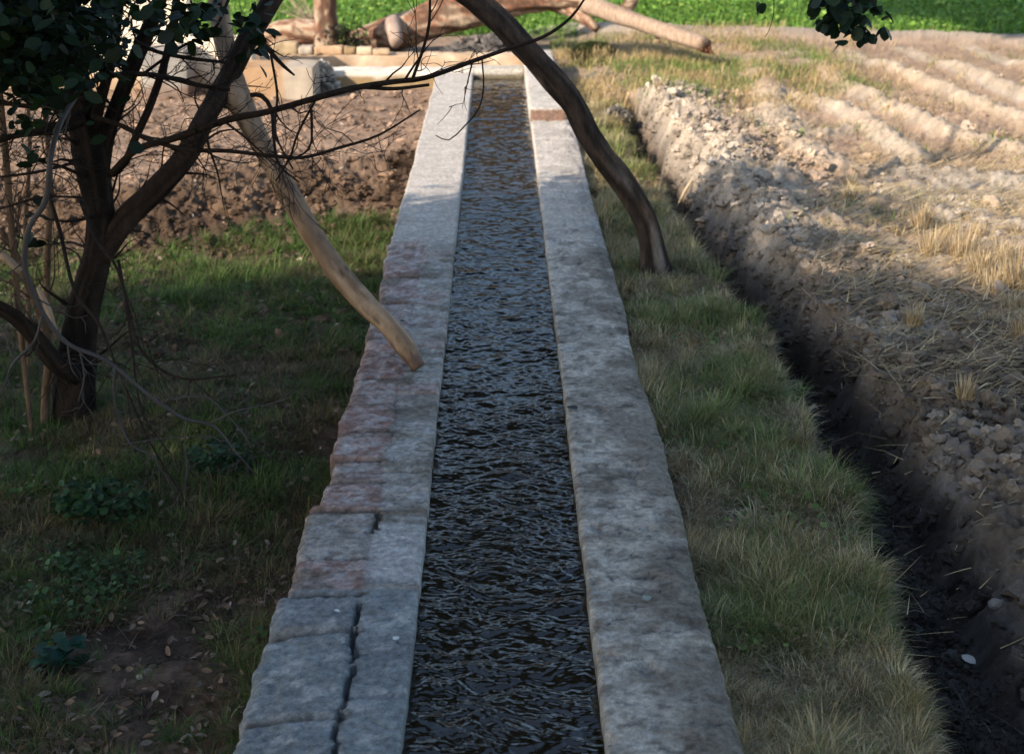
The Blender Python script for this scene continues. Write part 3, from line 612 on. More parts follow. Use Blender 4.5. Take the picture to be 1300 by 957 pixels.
# rice stubble tufts
def tuft_mesh(h,r,n,seed):
    g=np.random.default_rng(seed);a=g.random(n)*6.28;rr=r*np.sqrt(g.random(n));P=np.stack([np.cos(a)*rr,np.sin(a)*rr,np.zeros(n)-.01],1)
    return blades(P,h*g.uniform(.55,1.1,n),g.uniform(.004,.008,n),a+g.normal(0,.5,n),g.uniform(.0,.25,n)+rr/r*.25,g.uniform(0,.08,n),np.array([(.40,.28,.14),(.48,.37,.22),(.27,.19,.11),(.52,.44,.31)])[g.integers(0,4,n)])
stub=[(1182,325,.20,.055,'upright straw stubble tuft just right of the pale clods at the bank crest'),(1222,330,.21,.07,'broad golden stubble tuft, second from the right edge of the field'),
(1262,368,.15,.07,'low ragged stubble tuft in the lit straw patch'),(1292,365,.25,.07,'tall stubble tuft cut by the right edge of the picture'),(1225,505,.12,.03,'small yellow stubble tuft alone on the grey near field'),
(1170,285,.14,.05,'stubble tuft behind the upright one on the straw rows'),(1288,300,.10,.04,'short stubble tuft half shaded at the right edge'),(1160,410,.10,.04,'thin grey stubble tuft beside the ditch bank'),
(1078,255,.12,.035,'small stubble tuft at the foot of the grey ridge'),(1298,430,.14,.04,'pale stubble tuft at the right edge above the curled straw'),(838,118,.17,.035,'single orange straw tuft on top of the far mound'),
(1080,240,.13,.03,'thin stubble tuft between the mound and the straw row')]+[(a,b,h,r,'low straw stubble tuft among the litter at mid right of the field') for a,b,h,r in ((1130,300,.09,.04),(1205,300,.10,.05),(1240,300,.09,.05),(1275,330,.14,.06),(1245,345,.16,.06),(1210,365,.10,.05),(1150,345,.08,.04),(1285,395,.12,.06),(1255,410,.08,.04),(1230,285,.08,.04))]
for i,(px,py,h,r,lab) in enumerate(stub):
    p=W(px,py,-.08)
    for _ in range(4): p=W(px,py,float(gz(p[0],p[1])[0]))
    mb=MB();mb.add(*tuft_mesh(h,r,int(2400*r)+24,40+i));o=mb.build('straw_tuft',M_straw);o.location=p;tag(o,lab,'stubble','rice stubble tufts left in the field')
def on_ground(px,py):
    p=W(px,py,-.1)
    for _ in range(5): p=W(px,py,float(gz(p[0],p[1])[0]))
    return p
# individual stones / big clods
for px,py,s,lab,c in [(1165,372,.055,'rounded pale clod lying in front of the stubble tufts',(.36,.28,.2)),(890,276,.06,'whitish lump of clay on the far ditch bank',(.5,.46,.42)),
  (1258,263,.06,'round pale clod on the lit straw near the right edge',(.5,.38,.27)),(1033,520,.018,'small white stone in the dark ditch',(.4,.38,.36)),(1264,770,.022,'grey pebble on the dark near bank',(.25,.24,.22)),(1200,488,.028,'flat pale clod at the edge of the near bank',(.36,.33,.31))]:
    p=on_ground(px,py);mb=MB();V,f,C=clods(np.array([[0,0,s*.4]]),np.array([s]),np.array([c]),ico(3),.25,.8);mb.add(V,f,C);o=mb.build('stone',M_clod);o.location=p;tag(o,lab,'stone')
# pale fallen bits
def one_leaf(px,py,s,c,lab,zt=None,name='fallen_leaf'):
    p=W(px,py,zt) if zt is not None else on_ground(px,py)
    mb=MB();V,f,C=leaves(np.array([[0,0,0.012]]),np.array([s]),np.array([c]),2.,0,True);mb.add(V,f,C);o=mb.build(name,M_leaf);o.location=p;tag(o,lab,'leaf')
one_leaf(1220,835,.05,(.5,.48,.44),'pale dead leaf in the dark ditch at lower right')
one_leaf(820,767,.035,(.3,.33,.28),'grey green leaf lying on the right concrete wall',.0)
one_leaf(733,523,.05,(.05,.05,.045),'dark curled leaf at the inner edge of the right concrete wall',.0)
one_leaf(785,330,.03,(.05,.04,.035),'tiny dark leaf on the right concrete wall left of the leaning tree base',.0)
one_leaf(500,817,.022,(.7,.7,.68),'small white petal on the grey inner brickwork',.006,'petal')
one_leaf(424,778,.02,(.7,.7,.68),'small white petal on the grey outer brick block',.004,'petal')
one_leaf(515,411,.03,(.03,.045,.02),'dark green leaf beside the foot of the wooden prop',.004)
# ------------------------------------------------------------------ far end: walls, heap, crop
def bx(name,px0,px1,py_top,py_bot,depth,col,zb=None,mat=M_wall,parent=None,yy=None,rough=.008,res=.05,bev=.02,seed=0,zbase=-.16):
    Y=W((px0+px1)/2,py_bot,-.13)[1] if yy is None else yy
    x0=Q(px0,py_top,Y)[0];x1=Q(px1,py_top,Y)[0];zt=Q(px0,py_top,Y)[2]
    mb=MB();boxm(mb,x0,x1,Y,Y+depth,zbase,zt,col,res,rough,bev,seed)
    return mb.build(name,mat,parent,loc=((x0+x1)/2,Y,zbase)),(x0,x1,Y,zt)
def wallc(P):
    c=plc((.66,.56,.43),(.76,.67,.54),401,2.5)(P);low=sst(.12,-.08,P[:,2]+(fbm(P[:,0]*5,P[:,2]*5,402,3)-.5)*.3);return mix(c,np.array((.30,.19,.11)),low*.8)
def wshade(P):  # pier plaster greyed: its local shade is put into the colour
    c=plc((.24,.225,.21),(.34,.31,.28),403,3)(P);low=sst(.1,-.08,P[:,2]+(fbm(P[:,0]*5,P[:,2]*5,404,3)-.5)*.3);return mix(c,np.array((.16,.10,.07)),low*.8)
YWALL=W(150,112,-.13)[1]
tw=thing('cream_wall','low cream plastered wall standing across the yard behind the dark tree','wall',(Q(0,100,YWALL)[0],YWALL,-.15))
xw0=Q(-700,50,YWALL)[0];xw1=Q(240,50,YWALL)[0];zt=Q(200,-30,YWALL)[2]
mb=MB();boxm(mb,xw0,xw1,YWALL+.05,YWALL+.28,-.2,zt,wallc,.06,.01,.02,7);mb.build('tall_section',M_wall,tw)
x2=Q(380,50,YWALL)[0];zt2=Q(280,48,YWALL)[2]
mb=MB();boxm(mb,xw1-.02,Q(318,48,YWALL)[0],YWALL+.03,YWALL+.25,-.2,zt2,wallc,.05,.01,.02,8);mb.build('low_section',M_wall,tw)
mb=MB();boxm(mb,Q(188,50,YWALL)[0],Q(246,50,YWALL)[0],YWALL-.42,YWALL+.02,-.2,Q(200,52,YWALL)[2]-.03,wshade,.04,.01,.02,9);mb.build('pier',M_wall,tw)
def blkc(P):
    c=plc((.27,.16,.085),(.38,.25,.15),411,4)(P);m=sst(0,.05,P[:,0]-Q(343,100,12.9)[0]);return mix(c,np.array((.38,.33,.27))*(.8+.4*fbm(P[:,0]*9,P[:,2]*9,415,3)[:,None]),m*.9)
o,_=bx('concrete_block',300,397,86,124,.55,blkc,seed=12);tag(o,'squat tan and grey concrete block right of the dark tree limb','block')
YB1=_[2]
# tank wall leading left from the channel end, mossy front
def tankc(P):
    c=plc((.56,.50,.43),(.68,.62,.54),412,5)(P);return mix(c,mix(np.array((.13,.09,.035)),np.array((.34,.22,.09)),fbm(P[:,0]*8,P[:,2]*12,413,3)),sst(-.02,-.05,P[:,2]+(fbm(P[:,0]*6,P[:,0]*0,414,3)-.5)*.06)*(P[:,1]<YEND+.02)*.9)
mb=MB();xt0=W(402,92,0)[0];boxm(mb,xt0,XLI-.11,YEND-.01,YEND+.34,-.25,.012,tankc,.03,.012,.03,13)
o=mb.build('tank_wall',M_wall,loc=((xt0+XLI)/2,YEND,-.2));tag(o,'low mossy tank wall running left from the far end of the channel','wall')
# back curb and loose bricks in a row
YK=W(450,71,.02)[1]
mb=MB();boxm(mb,W(330,70,.02)[0],W(700,70,.02)[0],YK+.02,YK+.3,-.2,.02,plc((.42,.30,.2),(.55,.42,.3),421,6),.04,.02,.03,14)
o=mb.build('back_curb',M_wall,loc=(W(500,70,.02)[0],YK,-.2));tag(o,'long dusty curb behind the tank wall under the row of loose bricks','curb')
labs=['orange end loose brick on the back curb','short mossy brick beside the orange one on the back curb','pale loose brick nearest the sawn stub on the curb','dusty brick at the left end of the curb row','brick lying under the leafy root mass','small brick at the right end of the curb row']
for (a,b,t,c),lab in zip([(397,434,60,(.55,.36,.22)),(435,450,61,(.34,.24,.13)),(452,471,61,(.6,.47,.33)),(341,376,55,(.48,.36,.22)),(378,395,60,(.5,.42,.33)),(473,494,64,(.52,.38,.25))],labs):
    zt=Q(a,t,YK+.05)[2];mb=MB();boxm(mb,Q(a,t,YK)[0],Q(b,t,YK)[0],YK+.04,YK+.2,.022,max(zt,.08),plc(tuple(np.array(c)*.8),c,430+a,9),.02,.012,.02,a)
    o=mb.build('loose_brick',M_wall,loc=((Q(a,t,YK)[0]+Q(b,t,YK)[0])/2,YK+.1,.022));tag(o,lab,'brick','bricks laid in a row on the back curb')
# ash and rubble beside block
def heap(name,px0,px1,py0,py1,cols,lab,cat,n=500,hh=.18,smax=.06,mat=M_clod,Y=None):
    c=W((px0+px1)/2,py1,-.13) if Y is None else np.array(Q((px0+px1)/2,py1,Y));rx=(px1-px0)/2/F*proj(c)[2];ry=rx*.45
    a=rng.random(n)*6.28;r=np.sqrt(rng.random(n));x=c[0]+np.cos(a)*r*rx;y=c[1]+ry+np.sin(a)*r*ry
    z=c[2]+hh*(1-r**1.6)*(.7+.5*fbm(x*5,y*5,440,2));s=.012+smax*rng.random(n)**2
    mb=MB();mb.add(*clods(np.stack([x,y,z],1),s,pick(cols,[1]*len(cols),n)));
    # core
    k=60;g=np.linspace(-1,1,k);X,Yy=np.meshgrid(g,g);R=np.hypot(X,Yy);Z=c[2]-.04+hh*np.clip(1-R**1.6,-.3,1)*(.7+.5*fbm((c[0]+X*rx)*5,(c[1]+ry+Yy*ry)*5,440,2))
    i=np.arange(k*k).reshape(k,k);q=np.stack([i[:-1,:-1],i[:-1,1:],i[1:,1:],i[1:,:-1]],-1).reshape(-1,4)
    mb.add(np.stack([(c[0]+X*rx).ravel(),(c[1]+ry+Yy*ry).ravel(),Z.ravel()],1),[q],np.tile(cols[0],(k*k,1)))
    o=mb.build(name,mat,loc=c,smooth=False);tag(o,lab,cat)
heap('mud_heap',545,700,0,84,[(.075,.07,.068),(.12,.11,.105),(.16,.14,.125)],'heap of dark grey mud clods behind the far end of the channel','mud heap',900,.30,.06)
heap('rubble_heap',392,425,0,112,[(.12,.115,.11),(.3,.28,.26),(.5,.47,.43)],'small ash and rubble heap between the block and the tank wall','rubble',260,.26,.035)
heap('mud_heap',742,790,0,104,[(.13,.12,.10),(.2,.18,.15)],'small grey mud lump on the grass right of the raised wall','mud heap',120,.08,.03)
heap('mud_heap',765,800,0,152,[(.22,.20,.17),(.12,.11,.10)],'lumpy grey mud at the head of the ditch','mud heap',200,.10,.035)
# crop field
def crop():
    mb=MB();n=110000;y=rng.uniform(17.4,32,n);x=rng.uniform(-9,13,n);lim=np.where(x<1,18.0,np.interp(x,bund[:,0],bund[:,1])+.25)
    ok=y>lim+rng.normal(0,.1,n);x,y=x[ok],y[ok];n=len(x);z=-.12+rng.uniform(.02,.20,n)*(.6+.8*fbm(x*.9,y*.9,451,2))
    mb.add(*leaves(np.stack([x,y,z],1),rng.uniform(.025,.07,n),pick([(.10,.21,.03),(.15,.28,.045),(.07,.16,.035),(.2,.3,.06)],[3,3,2,2],n),.7,.1))
    x=rng.uniform(-9,13,60000);y=rng.uniform(17.6,26,60000);lim=np.where(x<1,18.0,np.interp(x,bund[:,0],bund[:,1])+.2);ok=y>lim;x,y=x[ok],y[ok];n=len(x)
    mb.add(*blades(np.stack([x,y,np.full(n,-.12)],1),rng.uniform(.10,.3,n),rng.uniform(.008,.016,n),rng.random(n)*6.28,rng.uniform(0,.5,n),rng.uniform(.1,.4,n),pick([(.10,.22,.03),(.17,.3,.05)],[1,1],n)))
    tag(mb.build('green_crop',M_leaf),'bright green leafy crop filling the field beyond the furrows','crop',kind='stuff')
crop()
# ------------------------------------------------------------------ fallen tree
YF=16.4
red=(.34,.14,.075)
def redfn(seed):
    def f(cc,a,l,L,u,v):
        n=fbm(np.cos(a)*3+l*1.2,np.sin(a)*3+l*4,seed,5,.6);m=fbm(np.cos(a)*5-l*2,np.sin(a)*5+l*7,seed+2,4,.6)
        c=mix(np.array((.27,.13,.08)),np.array((.42,.32,.23)),sst(.50,.56,n));return mix(c,np.array((.11,.065,.045)),np.clip(sst(.49,.40,n)+sst(.52,.60,m)*.8,0,1)*.9)
    return f
SPK=[(893,54),(899,57),(903,62),(898,66),(892,64),(906,69),(896,60)]
ft=thing('fallen_tree','felled reddish tree trunk lying across the background above the channel','fallen tree',(Q(500,50,YF)[0],YF,-.1))
mb=MB();tube(mb,*Qs([(446,54,16.7,11),(470,50,16.6,17),(505,40,16.5,21),(560,22,16.4,22),(615,10,16.4,19),(665,2,16.4,15),(710,-2,16.3,14),(760,2,16.2,12)]),seg=30,step=.04,rough=.26,fn=redfn(501));mb.build('trunk',M_bark,ft)
mb=MB();tube(mb,*Qs([(742,4,16.2,11),(780,18,15.9,11),(815,30,15.6,10),(850,42,15.3,9.5),(890,55,15.0,9),(897,59,14.95,8)]),seg=18,step=.05,rough=.12,fn=lambda cc,a,l,L,u,v:mix(np.array((.27,.19,.135)),np.array((.42,.32,.25)),fbm(a,np.full(len(a),l*3.),511,3))*(1-.6*(l/L>.96)));mb.build('limb',M_bark,ft)
mb=MB()
for a_,b_ in SPK: tube(mb,[Q(886,53,15.02),(Q(888,55,15.)+Q(a_,b_,14.95))/2+rng.normal(0,.01,3),Q(a_,b_,14.9)],[.06,.045,.006],seg=7,step=.03,rough=.5,col=(.13,.06,.035),colvar=.4)
mb.build('broken_end',M_bark,ft)
mb=MB();tube(mb,*Qs([(690,4,16.5,8),(720,12,16.3,8),(745,26,16.1,7),(758,38,16.0,5)]),seg=12,step=.05,rough=.25,fn=redfn(503));mb.build('limb',M_bark,ft)
mb=MB();tube(mb,*Qs([(498,28,16.3,10),(501,42,16.0,9.5),(503,54,15.8,8)]),seg=16,step=.03,rough=.22,fn=lambda cc,a,l,L,u,v:mix(np.array((.22,.15,.11)),np.array((.42,.32,.26)),fbm(a*2,np.full(len(a),l*9.),521,4)));mb.build('sawn_stub',M_smooth,ft)
mb=MB();tube(mb,*Qs([(790,16,16.0,8),(800,6,16.0,8),(804,-3,16.0,8)]),seg=12,step=.04,rough=.1,fn=redfn(505));mb.build('sawn_stub',M_bark,ft)
mb=MB();tube(mb,*Qs([(834,46,15.6,3),(836,54,15.5,2)]),seg=8,step=.04,col=(.3,.2,.14));mb.build('twig',M_bark,ft)
lg=MB();tube(lg,*Qs([(335,48,16.6,12),(360,42,16.5,15),(385,40,16.4,15),(412,42,16.3,14),(425,46,16.3,11)]),seg=28,step=.04,rough=.25,fn=redfn(507))
o=lg.build('log',M_bark,loc=Q(380,55,16.4));tag(o,'short thick orange log with pale scar left of the standing red trunk','log')
st=thing('standing_tree','upright reddish brown trunk rising behind the short orange log','tree',on_ground(416,56))
mb=MB();b=on_ground(416,56);Yt=15.9
tube(mb,*Qs([(418,62,Yt,17),(416,45,Yt,15),(414,20,Yt,14),(412,-5,Yt,14),(408,-60,Yt,13),(404,-150,Yt,12),(410,-330,Yt,8)]),seg=22,step=.05,rough=.22,fn=redfn(509),flare=.3);mb.build('trunk',M_bark,st)
def crown(name,blobs,parent,cols=((.03,.055,.014),(.045,.075,.02),(.025,.05,.012)),size=(.05,.09),mat=M_leaf):
    mb=MB()
    for c,r,n in blobs:
        c=np.array(c,float);r=np.array(r,float)*np.ones(3)
        k=max(4,n//90);cc=rng.normal(0,1,(k,3));cc/=np.linalg.norm(cc,axis=1)[:,None];cc*=(rng.random((k,1))**.45);cc=c+cc*r
        per=n//k
        P=np.repeat(cc,per,0)+rng.normal(0,1,(k*per,3))*np.mean(r)*.16
        m=len(P);mb.add(*leaves(P,rng.uniform(size[0],size[1],m),pick(cols,[1]*len(cols),m),.3,.4))
    return mb.build(name,mat,parent)
tb=Q(410,-330,Yt)
mb=MB();tube(mb,[tb-np.array([0,0,.1]),tb+np.array([.1,-.3,1.3]),np.array([-1.2,15.0,6.2]),np.array([-.6,14.0,7.8])],[.085,.085,.07,.03],seg=10,step=.3,rough=.15,fn=redfn(511));mb.build('limb',M_bark,st)
crown('crown',[((-1.6,13.6,6.6),(2.0,1.5,1.1),7000),((.6,12.9,6.9),(2.0,1.4,1.2),8000),((-.6,14.6,8.6),(2.2,1.5,1.2),7000),((1.9,14.6,8.0),(1.8,1.4,1.2),6000),((-.2,12.0,6.1),(1.7,.9,.7),9000),((.2,12.6,5.2),(1.2,.6,.5),5000),((-.2,10.2,7.6),(1.4,.9,.6),4500)],st,size=(.16,.28))  # crown out of view, shaped and placed to darken the near water reflection
mb=MB();n=700;P=np.array(Q(440,50,15.8))+rng.normal(0,1,(n,3))*np.array([.13,.1,.09]);mb.add(*leaves(P,rng.uniform(.02,.05,n),pick([(.03,.05,.015),(.07,.09,.025),(.03,.025,.02)],[1,1,2],n)))
for k in range(30):
    p0=Q(440,60,15.85);p1=p0+rng.normal(0,1,3)*np.array([.22,.1,.14])+np.array([0,0,.1]);tube(mb,[p0,(p0+p1)/2+rng.normal(0,.02,3),p1],[.008,.005,.002],seg=5,col=(.1,.07,.05))
o=mb.build('root_shrub',M_leaf,loc=Q(440,60,15.85));tag(o,'dark tangled shrub at the foot of the standing red trunk','shrub')
mb=MB()
for k in range(34):
    p0=Q(396+rng.uniform(-4,4),28,17.2);p1=p0+np.array([rng.normal(-.15,.28),rng.normal(0,.15),rng.uniform(.1,.45)]);tube(mb,[p0,(p0+p1)/2+rng.normal(0,.03,3),p1],[.007,.004,.002],seg=4,col=(.42,.34,.24))
o=mb.build('dry_shrub',M_straw,loc=Q(396,28,17.2));tag(o,'pale leafless bush behind the short orange log','shrub')
# ------------------------------------------------------------------ left tree
DK=(.030,.021,.017)
def barkfn(seed,a0=(.012,.009,.008),b0=(.040,.028,.022)):
    def f(cc,a,l,L,u,v): return mix(np.array(a0),np.array(b0),sst(.35,.7,fbm(a*3.,np.full(len(a),l*4.)+seed,seed,4)))
    return f
lt=thing('dark_tree','dark multi stemmed tree with low leafy branches at the left edge','tree',on_ground(92,535))
T=6.3
mb=MB();tube(mb,*Qs([(92,548,T,32),(94,525,T,27),(96,480,T,25),(100,430,T,22),(108,380,T,19),(122,330,T,17),(128,280,T,17),(122,235,T,19),(114,190,T,23),(108,150,T,20),(100,110,T,15),(92,60,T,13),(86,0,T,12),(80,-80,T,11),(60,-260,T,10),(40,-420,T,6)]),seg=28,step=.035,rough=.17,fn=barkfn(601),flare=.12);mb.build('trunk',M_bark,lt)
limbs=[[(128,330,T,12),(140,305,T,15),(165,272,T-.02,15),(200,238,T-.05,14.5),(235,198,T-.05,14),(262,148,T,13),(288,104,T+.1,13),(312,56,T+.1,13),(345,0,T+.15,13),(368,-45,T+.2,12),(420,-200,T+.3,9),(480,-380,T+.4,5)],
 [(126,225,T,12),(135,175,T,11),(150,130,T,10),(168,84,T,10),(196,18,T,9),(212,-30,T,8),(250,-180,T,6),(300,-330,T,4)],
 [(118,165,T-.05,8),(130,120,T-.1,7),(143,70,T-.1,6.5),(152,0,T-.1,6),(165,-120,T-.1,5),(200,-300,T-.2,3)],
 [(143,222,T-.05,4),(160,205,T-.1,5),(172,175,T-.1,5),(192,130,T-.1,5),(213,65,T-.1,5),(224,0,T-.1,5),(240,-150,T-.1,4)],
 [(100,478,T-.1,12),(72,462,T-.15,12),(45,428,T-.2,11),(18,402,T-.25,10),(-20,380,T-.3,9),(-90,330,T-.3,7),(-200,150,T-.3,5)],
 [(112,180,T,13),(80,140,T,11),(50,105,T,9),(10,70,T,8),(-40,20,T,7),(-120,-150,T,5)],
 [(104,150,T-.1,10),(70,165,T-.2,6),(30,170,T-.3,4),(-20,185,T-.3,3)]]
for i,l in enumerate(limbs):
    mb=MB();tube(mb,*Qs(l),seg=16 if l[2][3]>8 else 10,step=.04,rough=.12,fn=barkfn(610+i,(.013,.010,.008),(.042,.028,.022)) if i else barkfn(610,(.018,.013,.011),(.060,.040,.032)));mb.build('limb',M_bark,lt)
def twiggy(mb,P,R,n,depth=0,lmin=.1,lmax=.35,col=DK,gr=.0):
    Ps,Rs=spline(P,R,.03);N=len(Ps)
    for _ in range(n):
        i=rng.integers(int(N*.15),N-1);t=Ps[min(i+1,N-1)]-Ps[i];t/=np.linalg.norm(t)+1e-9
        d=t+rng.normal(0,.75,3);d[1]*=.6;d[2]-=gr;d/=np.linalg.norm(d);L=rng.uniform(lmin,lmax)
        r=Rs[i]*rng.uniform(.3,.55);r=max(r,.0014)
        p=Ps[i];pts=[p]
        for k in range(4):
            d=d+rng.normal(0,.28,3);d/=np.linalg.norm(d);p=p+d*L/4;pts.append(p)
        rr=list(np.linspace(r,.0009,5));tube(mb,pts,rr,seg=5,step=.03,col=col,colvar=.2)
        if depth>0: twiggy(mb,pts,rr,2,depth-1,lmin*.5,lmax*.55,col,gr)
mb=MB();main=[
 ([(140,222,T-.05,4.5),(175,190,T-.3,4.5),(230,173,T-.6,4.5),(290,152,T-.8,4.5),(340,142,T-.9,4),(400,125,T-1.,4),(450,112,T-1,4),(500,104,T-1,3.6),(540,99,T-1,3.2),(600,78,T-1,2.8),(640,64,T-1,2.5),(690,47,T-1,2.2),(725,22,T-1,1.8),(748,-10,T-1,1.2)],14,2),
 ([(395,128,T-1,3),(450,112,T-1,2.6),(500,113,T-1,2.5),(545,108,T-1,2)],2,1),
 ([(524,100,T-1,2.2),(538,60,T-1,2),(545,30,T-1,2),(546,-10,T-1,1.5)],5,1),
 ([(118,148,T-.2,3.5),(155,160,T-.3,3),(190,178,T-.4,3),(240,190,T-.6,3),(290,192,T-.7,2.6),(345,198,T-.8,2.4),(385,200,T-.8,2.2),(430,188,T-.8,2),(480,172,T-.8,1.6),(533,140,T-.8,1)],14,2),
 ([(110,106,T-.2,4),(150,95,T-.3,3.6),(200,96,T-.3,3.3),(250,108,T-.3,3),(292,114,T-.3,2.6)],8,1),
 ([(170,52,T-.2,3),(200,66,T-.2,2.6),(240,74,T-.2,2.6),(290,80,T-.2,2)],6,1),
 ([(185,92,T-.2,2),(230,60,T-.3,2),(270,40,T-.4,2),(290,0,T-.4,2)],6,1),
 ([(332,52,T-.5,3),(345,68,T-.6,3),(360,84,T-.6,2.4),(374,96,T-.6,1.2)],2,1),
 ([(318,121,T-.5,3),(332,122,T-.5,3),(345,140,T-.5,2.6),(348,180,T-.6,2),(355,210,T-.6,1.6),(380,232,T-.6,1)],5,1),
 ([(344,70,T-.8,1.6),(352,120,T-.9,1.6),(350,170,T-1,1.4),(372,215,T-1,1)],5,1),
 ([(395,136,T-1,1.8),(396,165,T-1,1.6),(392,190,T-1,1.3),(365,205,T-1,1)],4,1),
 ([(612,76,T-1,1),(614,110,T-1,1),(608,138,T-1,1),(590,160,T-1,.9),(570,178,T-1,.8),(553,172,T-1,.6)],0,0),
 ([(400,128,T-1,1.6),(378,170,T-1,1.5),(368,200,T-1,1.3),(350,230,T-1,1.)],4,1),
 ([(150,330,T-.4,2),(163,395,T-.5,2),(183,450,T-.6,2),(230,480,T-.7,1.6),(300,476,T-.8,1)],7,1),
 ([(0,130,T-.3,3),(40,135,T-.3,3),(80,128,T-.2,3.4),(110,125,T-.2,4)],8,1),
 ([(0,175,T-.5,3),(40,168,T-.4,3),(80,155,T-.3,3.5)],8,1),
 ([(0,225,T-.8,1.6),(50,218,T-.8,1.8),(100,205,T-.6,2)],6,1),
 ([(0,265,T-.8,1.4),(60,250,T-.8,1.5),(130,254,T-.6,1.2)],6,1),
 ([(100,250,T-.4,2.5),(120,300,T-.6,2.2),(150,345,T-.8,1.8),(165,420,T-.9,1.5),(180,520,T-1,1.2),(215,575,T-1,1)],8,1),
 ([(60,240,T-.5,2.5),(75,290,T-.6,2.5),(95,370,T-.8,2.2),(125,410,T-.9,2),(150,470,T-1,1.8),(190,560,T-1,1.2),(240,645,T-1,.8)],8,1)]
for l,n,dp in main:
    P,R=Qs(l);tube(mb,P,R,seg=7,step=.03,rough=.1,col=DK,colvar=.3)
    if n: twiggy(mb,P,R,n,dp,.10,.40)
for l,n in ((limbs[1],12),(limbs[2],14),(limbs[3],14),(limbs[5],20),(limbs[0][:8],8),(limbs[4],12),(limbs[6],14),([(92,548,T,32),(96,480,T,25),(108,380,T,19),(122,330,T,17),(128,280,T,17),(114,190,T,23),(100,110,T,15)],26)):
    P,R=Qs([q for q in l if q[1]>-60]);twiggy(mb,P,np.array(R)*.4,n,2,.15,.5)
mb.build('branches',M_bark,lt)
# pale nearer hanging branch
mb=MB();G=(.05,.044,.046);t5=5.0
for l,n in [([(118,60,5.9,3),(100,115,5.6,4.5),(82,150,5.2,5),(70,200,t5,5),(58,255,t5,5),(38,292,t5,5),(28,322,t5,5),(36,358,t5,4.8),(56,400,t5,4.5),(82,430,t5,4),(130,456,t5,3.6),(190,500,t5,3.2),(235,528,t5,2.8),(268,541,t5,2.2),(305,575,t5,1.6),(325,600,t5,1)],5),
 ([(141,462,t5,2.4),(143,500,t5,2.2),(148,535,t5,2.2),(162,562,t5,1.8),(195,585,t5,1.5),(208,625,t5,1)],3),([(205,507,t5,1.6),(255,502,t5,1.5),(285,520,t5,1.3),(315,560,t5,1.1),(322,585,t5,.8)],2),
 ([(268,541,t5,1.5),(300,520,t5,1.3),(340,509,t5,1.1),(375,506,t5,.8)],0),([(236,528,t5,1.6),(241,570,t5,1.4),(240,600,t5,1.2),(236,640,t5,.9)],1),
 ([(52,398,t5,2.5),(38,430,t5,2.2),(22,455,t5,3),(8,478,t5,1.8),(14,490,t5,1)],2),([(103,445,t5,1.5),(101,480,t5,1.5),(100,511,t5,1.2)],0),([(160,560,t5,1),(215,555,t5,1),(270,560,t5,.7)],0)]:
    P,R=Qs(l,.72);P=[q+rng.normal(0,.008,3) for q in P];tube(mb,P,R,seg=8,step=.03,rough=.12,col=G,colvar=.3)
    twiggy(mb,P,R,n*2+2,1,.06,.22,G)
mb.build('hanging_branch',M_smooth,lt)
# leaves low in the picture and the crown above it
def low_leaves():
    mb=MB();P=[]
    def blob(px,py,Y,r,n): 
        c=Q(px,py,Y);P.append(c+rng.normal(0,1,(n,3))*np.array([r,r*1.2,r*.8]))
    for _ in range(80): blob(rng.uniform(-140,118),rng.uniform(-40,78),rng.uniform(4.6,6.4),.10,46)
    for _ in range(16): blob(rng.uniform(-120,70),rng.uniform(60,135),rng.uniform(4.8,6.3),.08,12)
    for _ in range(14): blob(rng.uniform(120,250),rng.uniform(-30,30),rng.uniform(4.8,6.2),.06,12)
    for px,py in ((238,25),(248,40),(262,30),(232,42),(224,33),(318,52),(330,40),(325,62),(322,12),(240,8),(262,12),(318,25)): blob(px,py,5.4,.035,9)
    for px,py,n in ((158,75,3),(224,168,1),(45,150,6),(35,185,4),(20,110,8),(60,205,3),(10,140,6),(150,180,3),(48,285,5),(30,245,4),(62,318,4)): blob(px,py,5.6,.04,n)
    P=np.concatenate(P);n=len(P)
    mb.add(*leaves(P,rng.uniform(.032,.070,n),pick([(.014,.034,.013),(.020,.046,.014),(.008,.020,.009)],[3,2,3],n)*.7,.4,.5,aspect=rng.uniform(.65,1.05,(n,1,1))))
    mb.build('leaves',M_leaf,lt)
low_leaves()
crown('crown',[((-3.0,5.7,2.95),(1.2,.9,.55),2600),((-4.3,5.2,2.9),(1.0,1.0,.6),2500)],lt)
# thin stems standing by the tree
sap=thing('sapling_thicket','cluster of thin brown upright stems at the left edge beside the dark tree','shrub',on_ground(45,540))
for l in ([(57,540,T-.1,5.5),(58,500,T-.1,5.5),(62,445,T-.1,5.5),(54,408,T-.1,5.5),(40,368,T-.1,5),(24,330,T-.1,4.5),(0,290,T-.1,4)],
 [(40,545,T-.2,2.8),(28,440,T-.2,3.6),(18,330,T-.2,4.5),(10,230,T-.2,4.5),(4,160,T-.2,4),(-5,60,T-.2,3)],
 [(62,530,T+.3,3),(60,420,T+.3,4),(60,330,T+.3,4.5),(64,250,T+.3,4),(60,170,T+.3,3),(50,60,T+.3,2.5)],
 [(34,520,T+.5,3),(36,400,T+.5,3),(32,300,T+.5,3),(38,180,T+.5,2.5),(30,80,T+.5,2)]):
    mb=MB();P,R=Qs(l);g=P[0].copy();P[0]=g;P.insert(0,g+np.array([0,0,-.15]));R.insert(0,R[0]);tube(mb,P,R,seg=8,step=.04,rough=.1,col=(.17,.11,.075),colvar=.4);twiggy(mb,P,np.array(R)*.6,16,2,.15,.5,(.08,.058,.048));mb.build('stem',M_bark,sap)
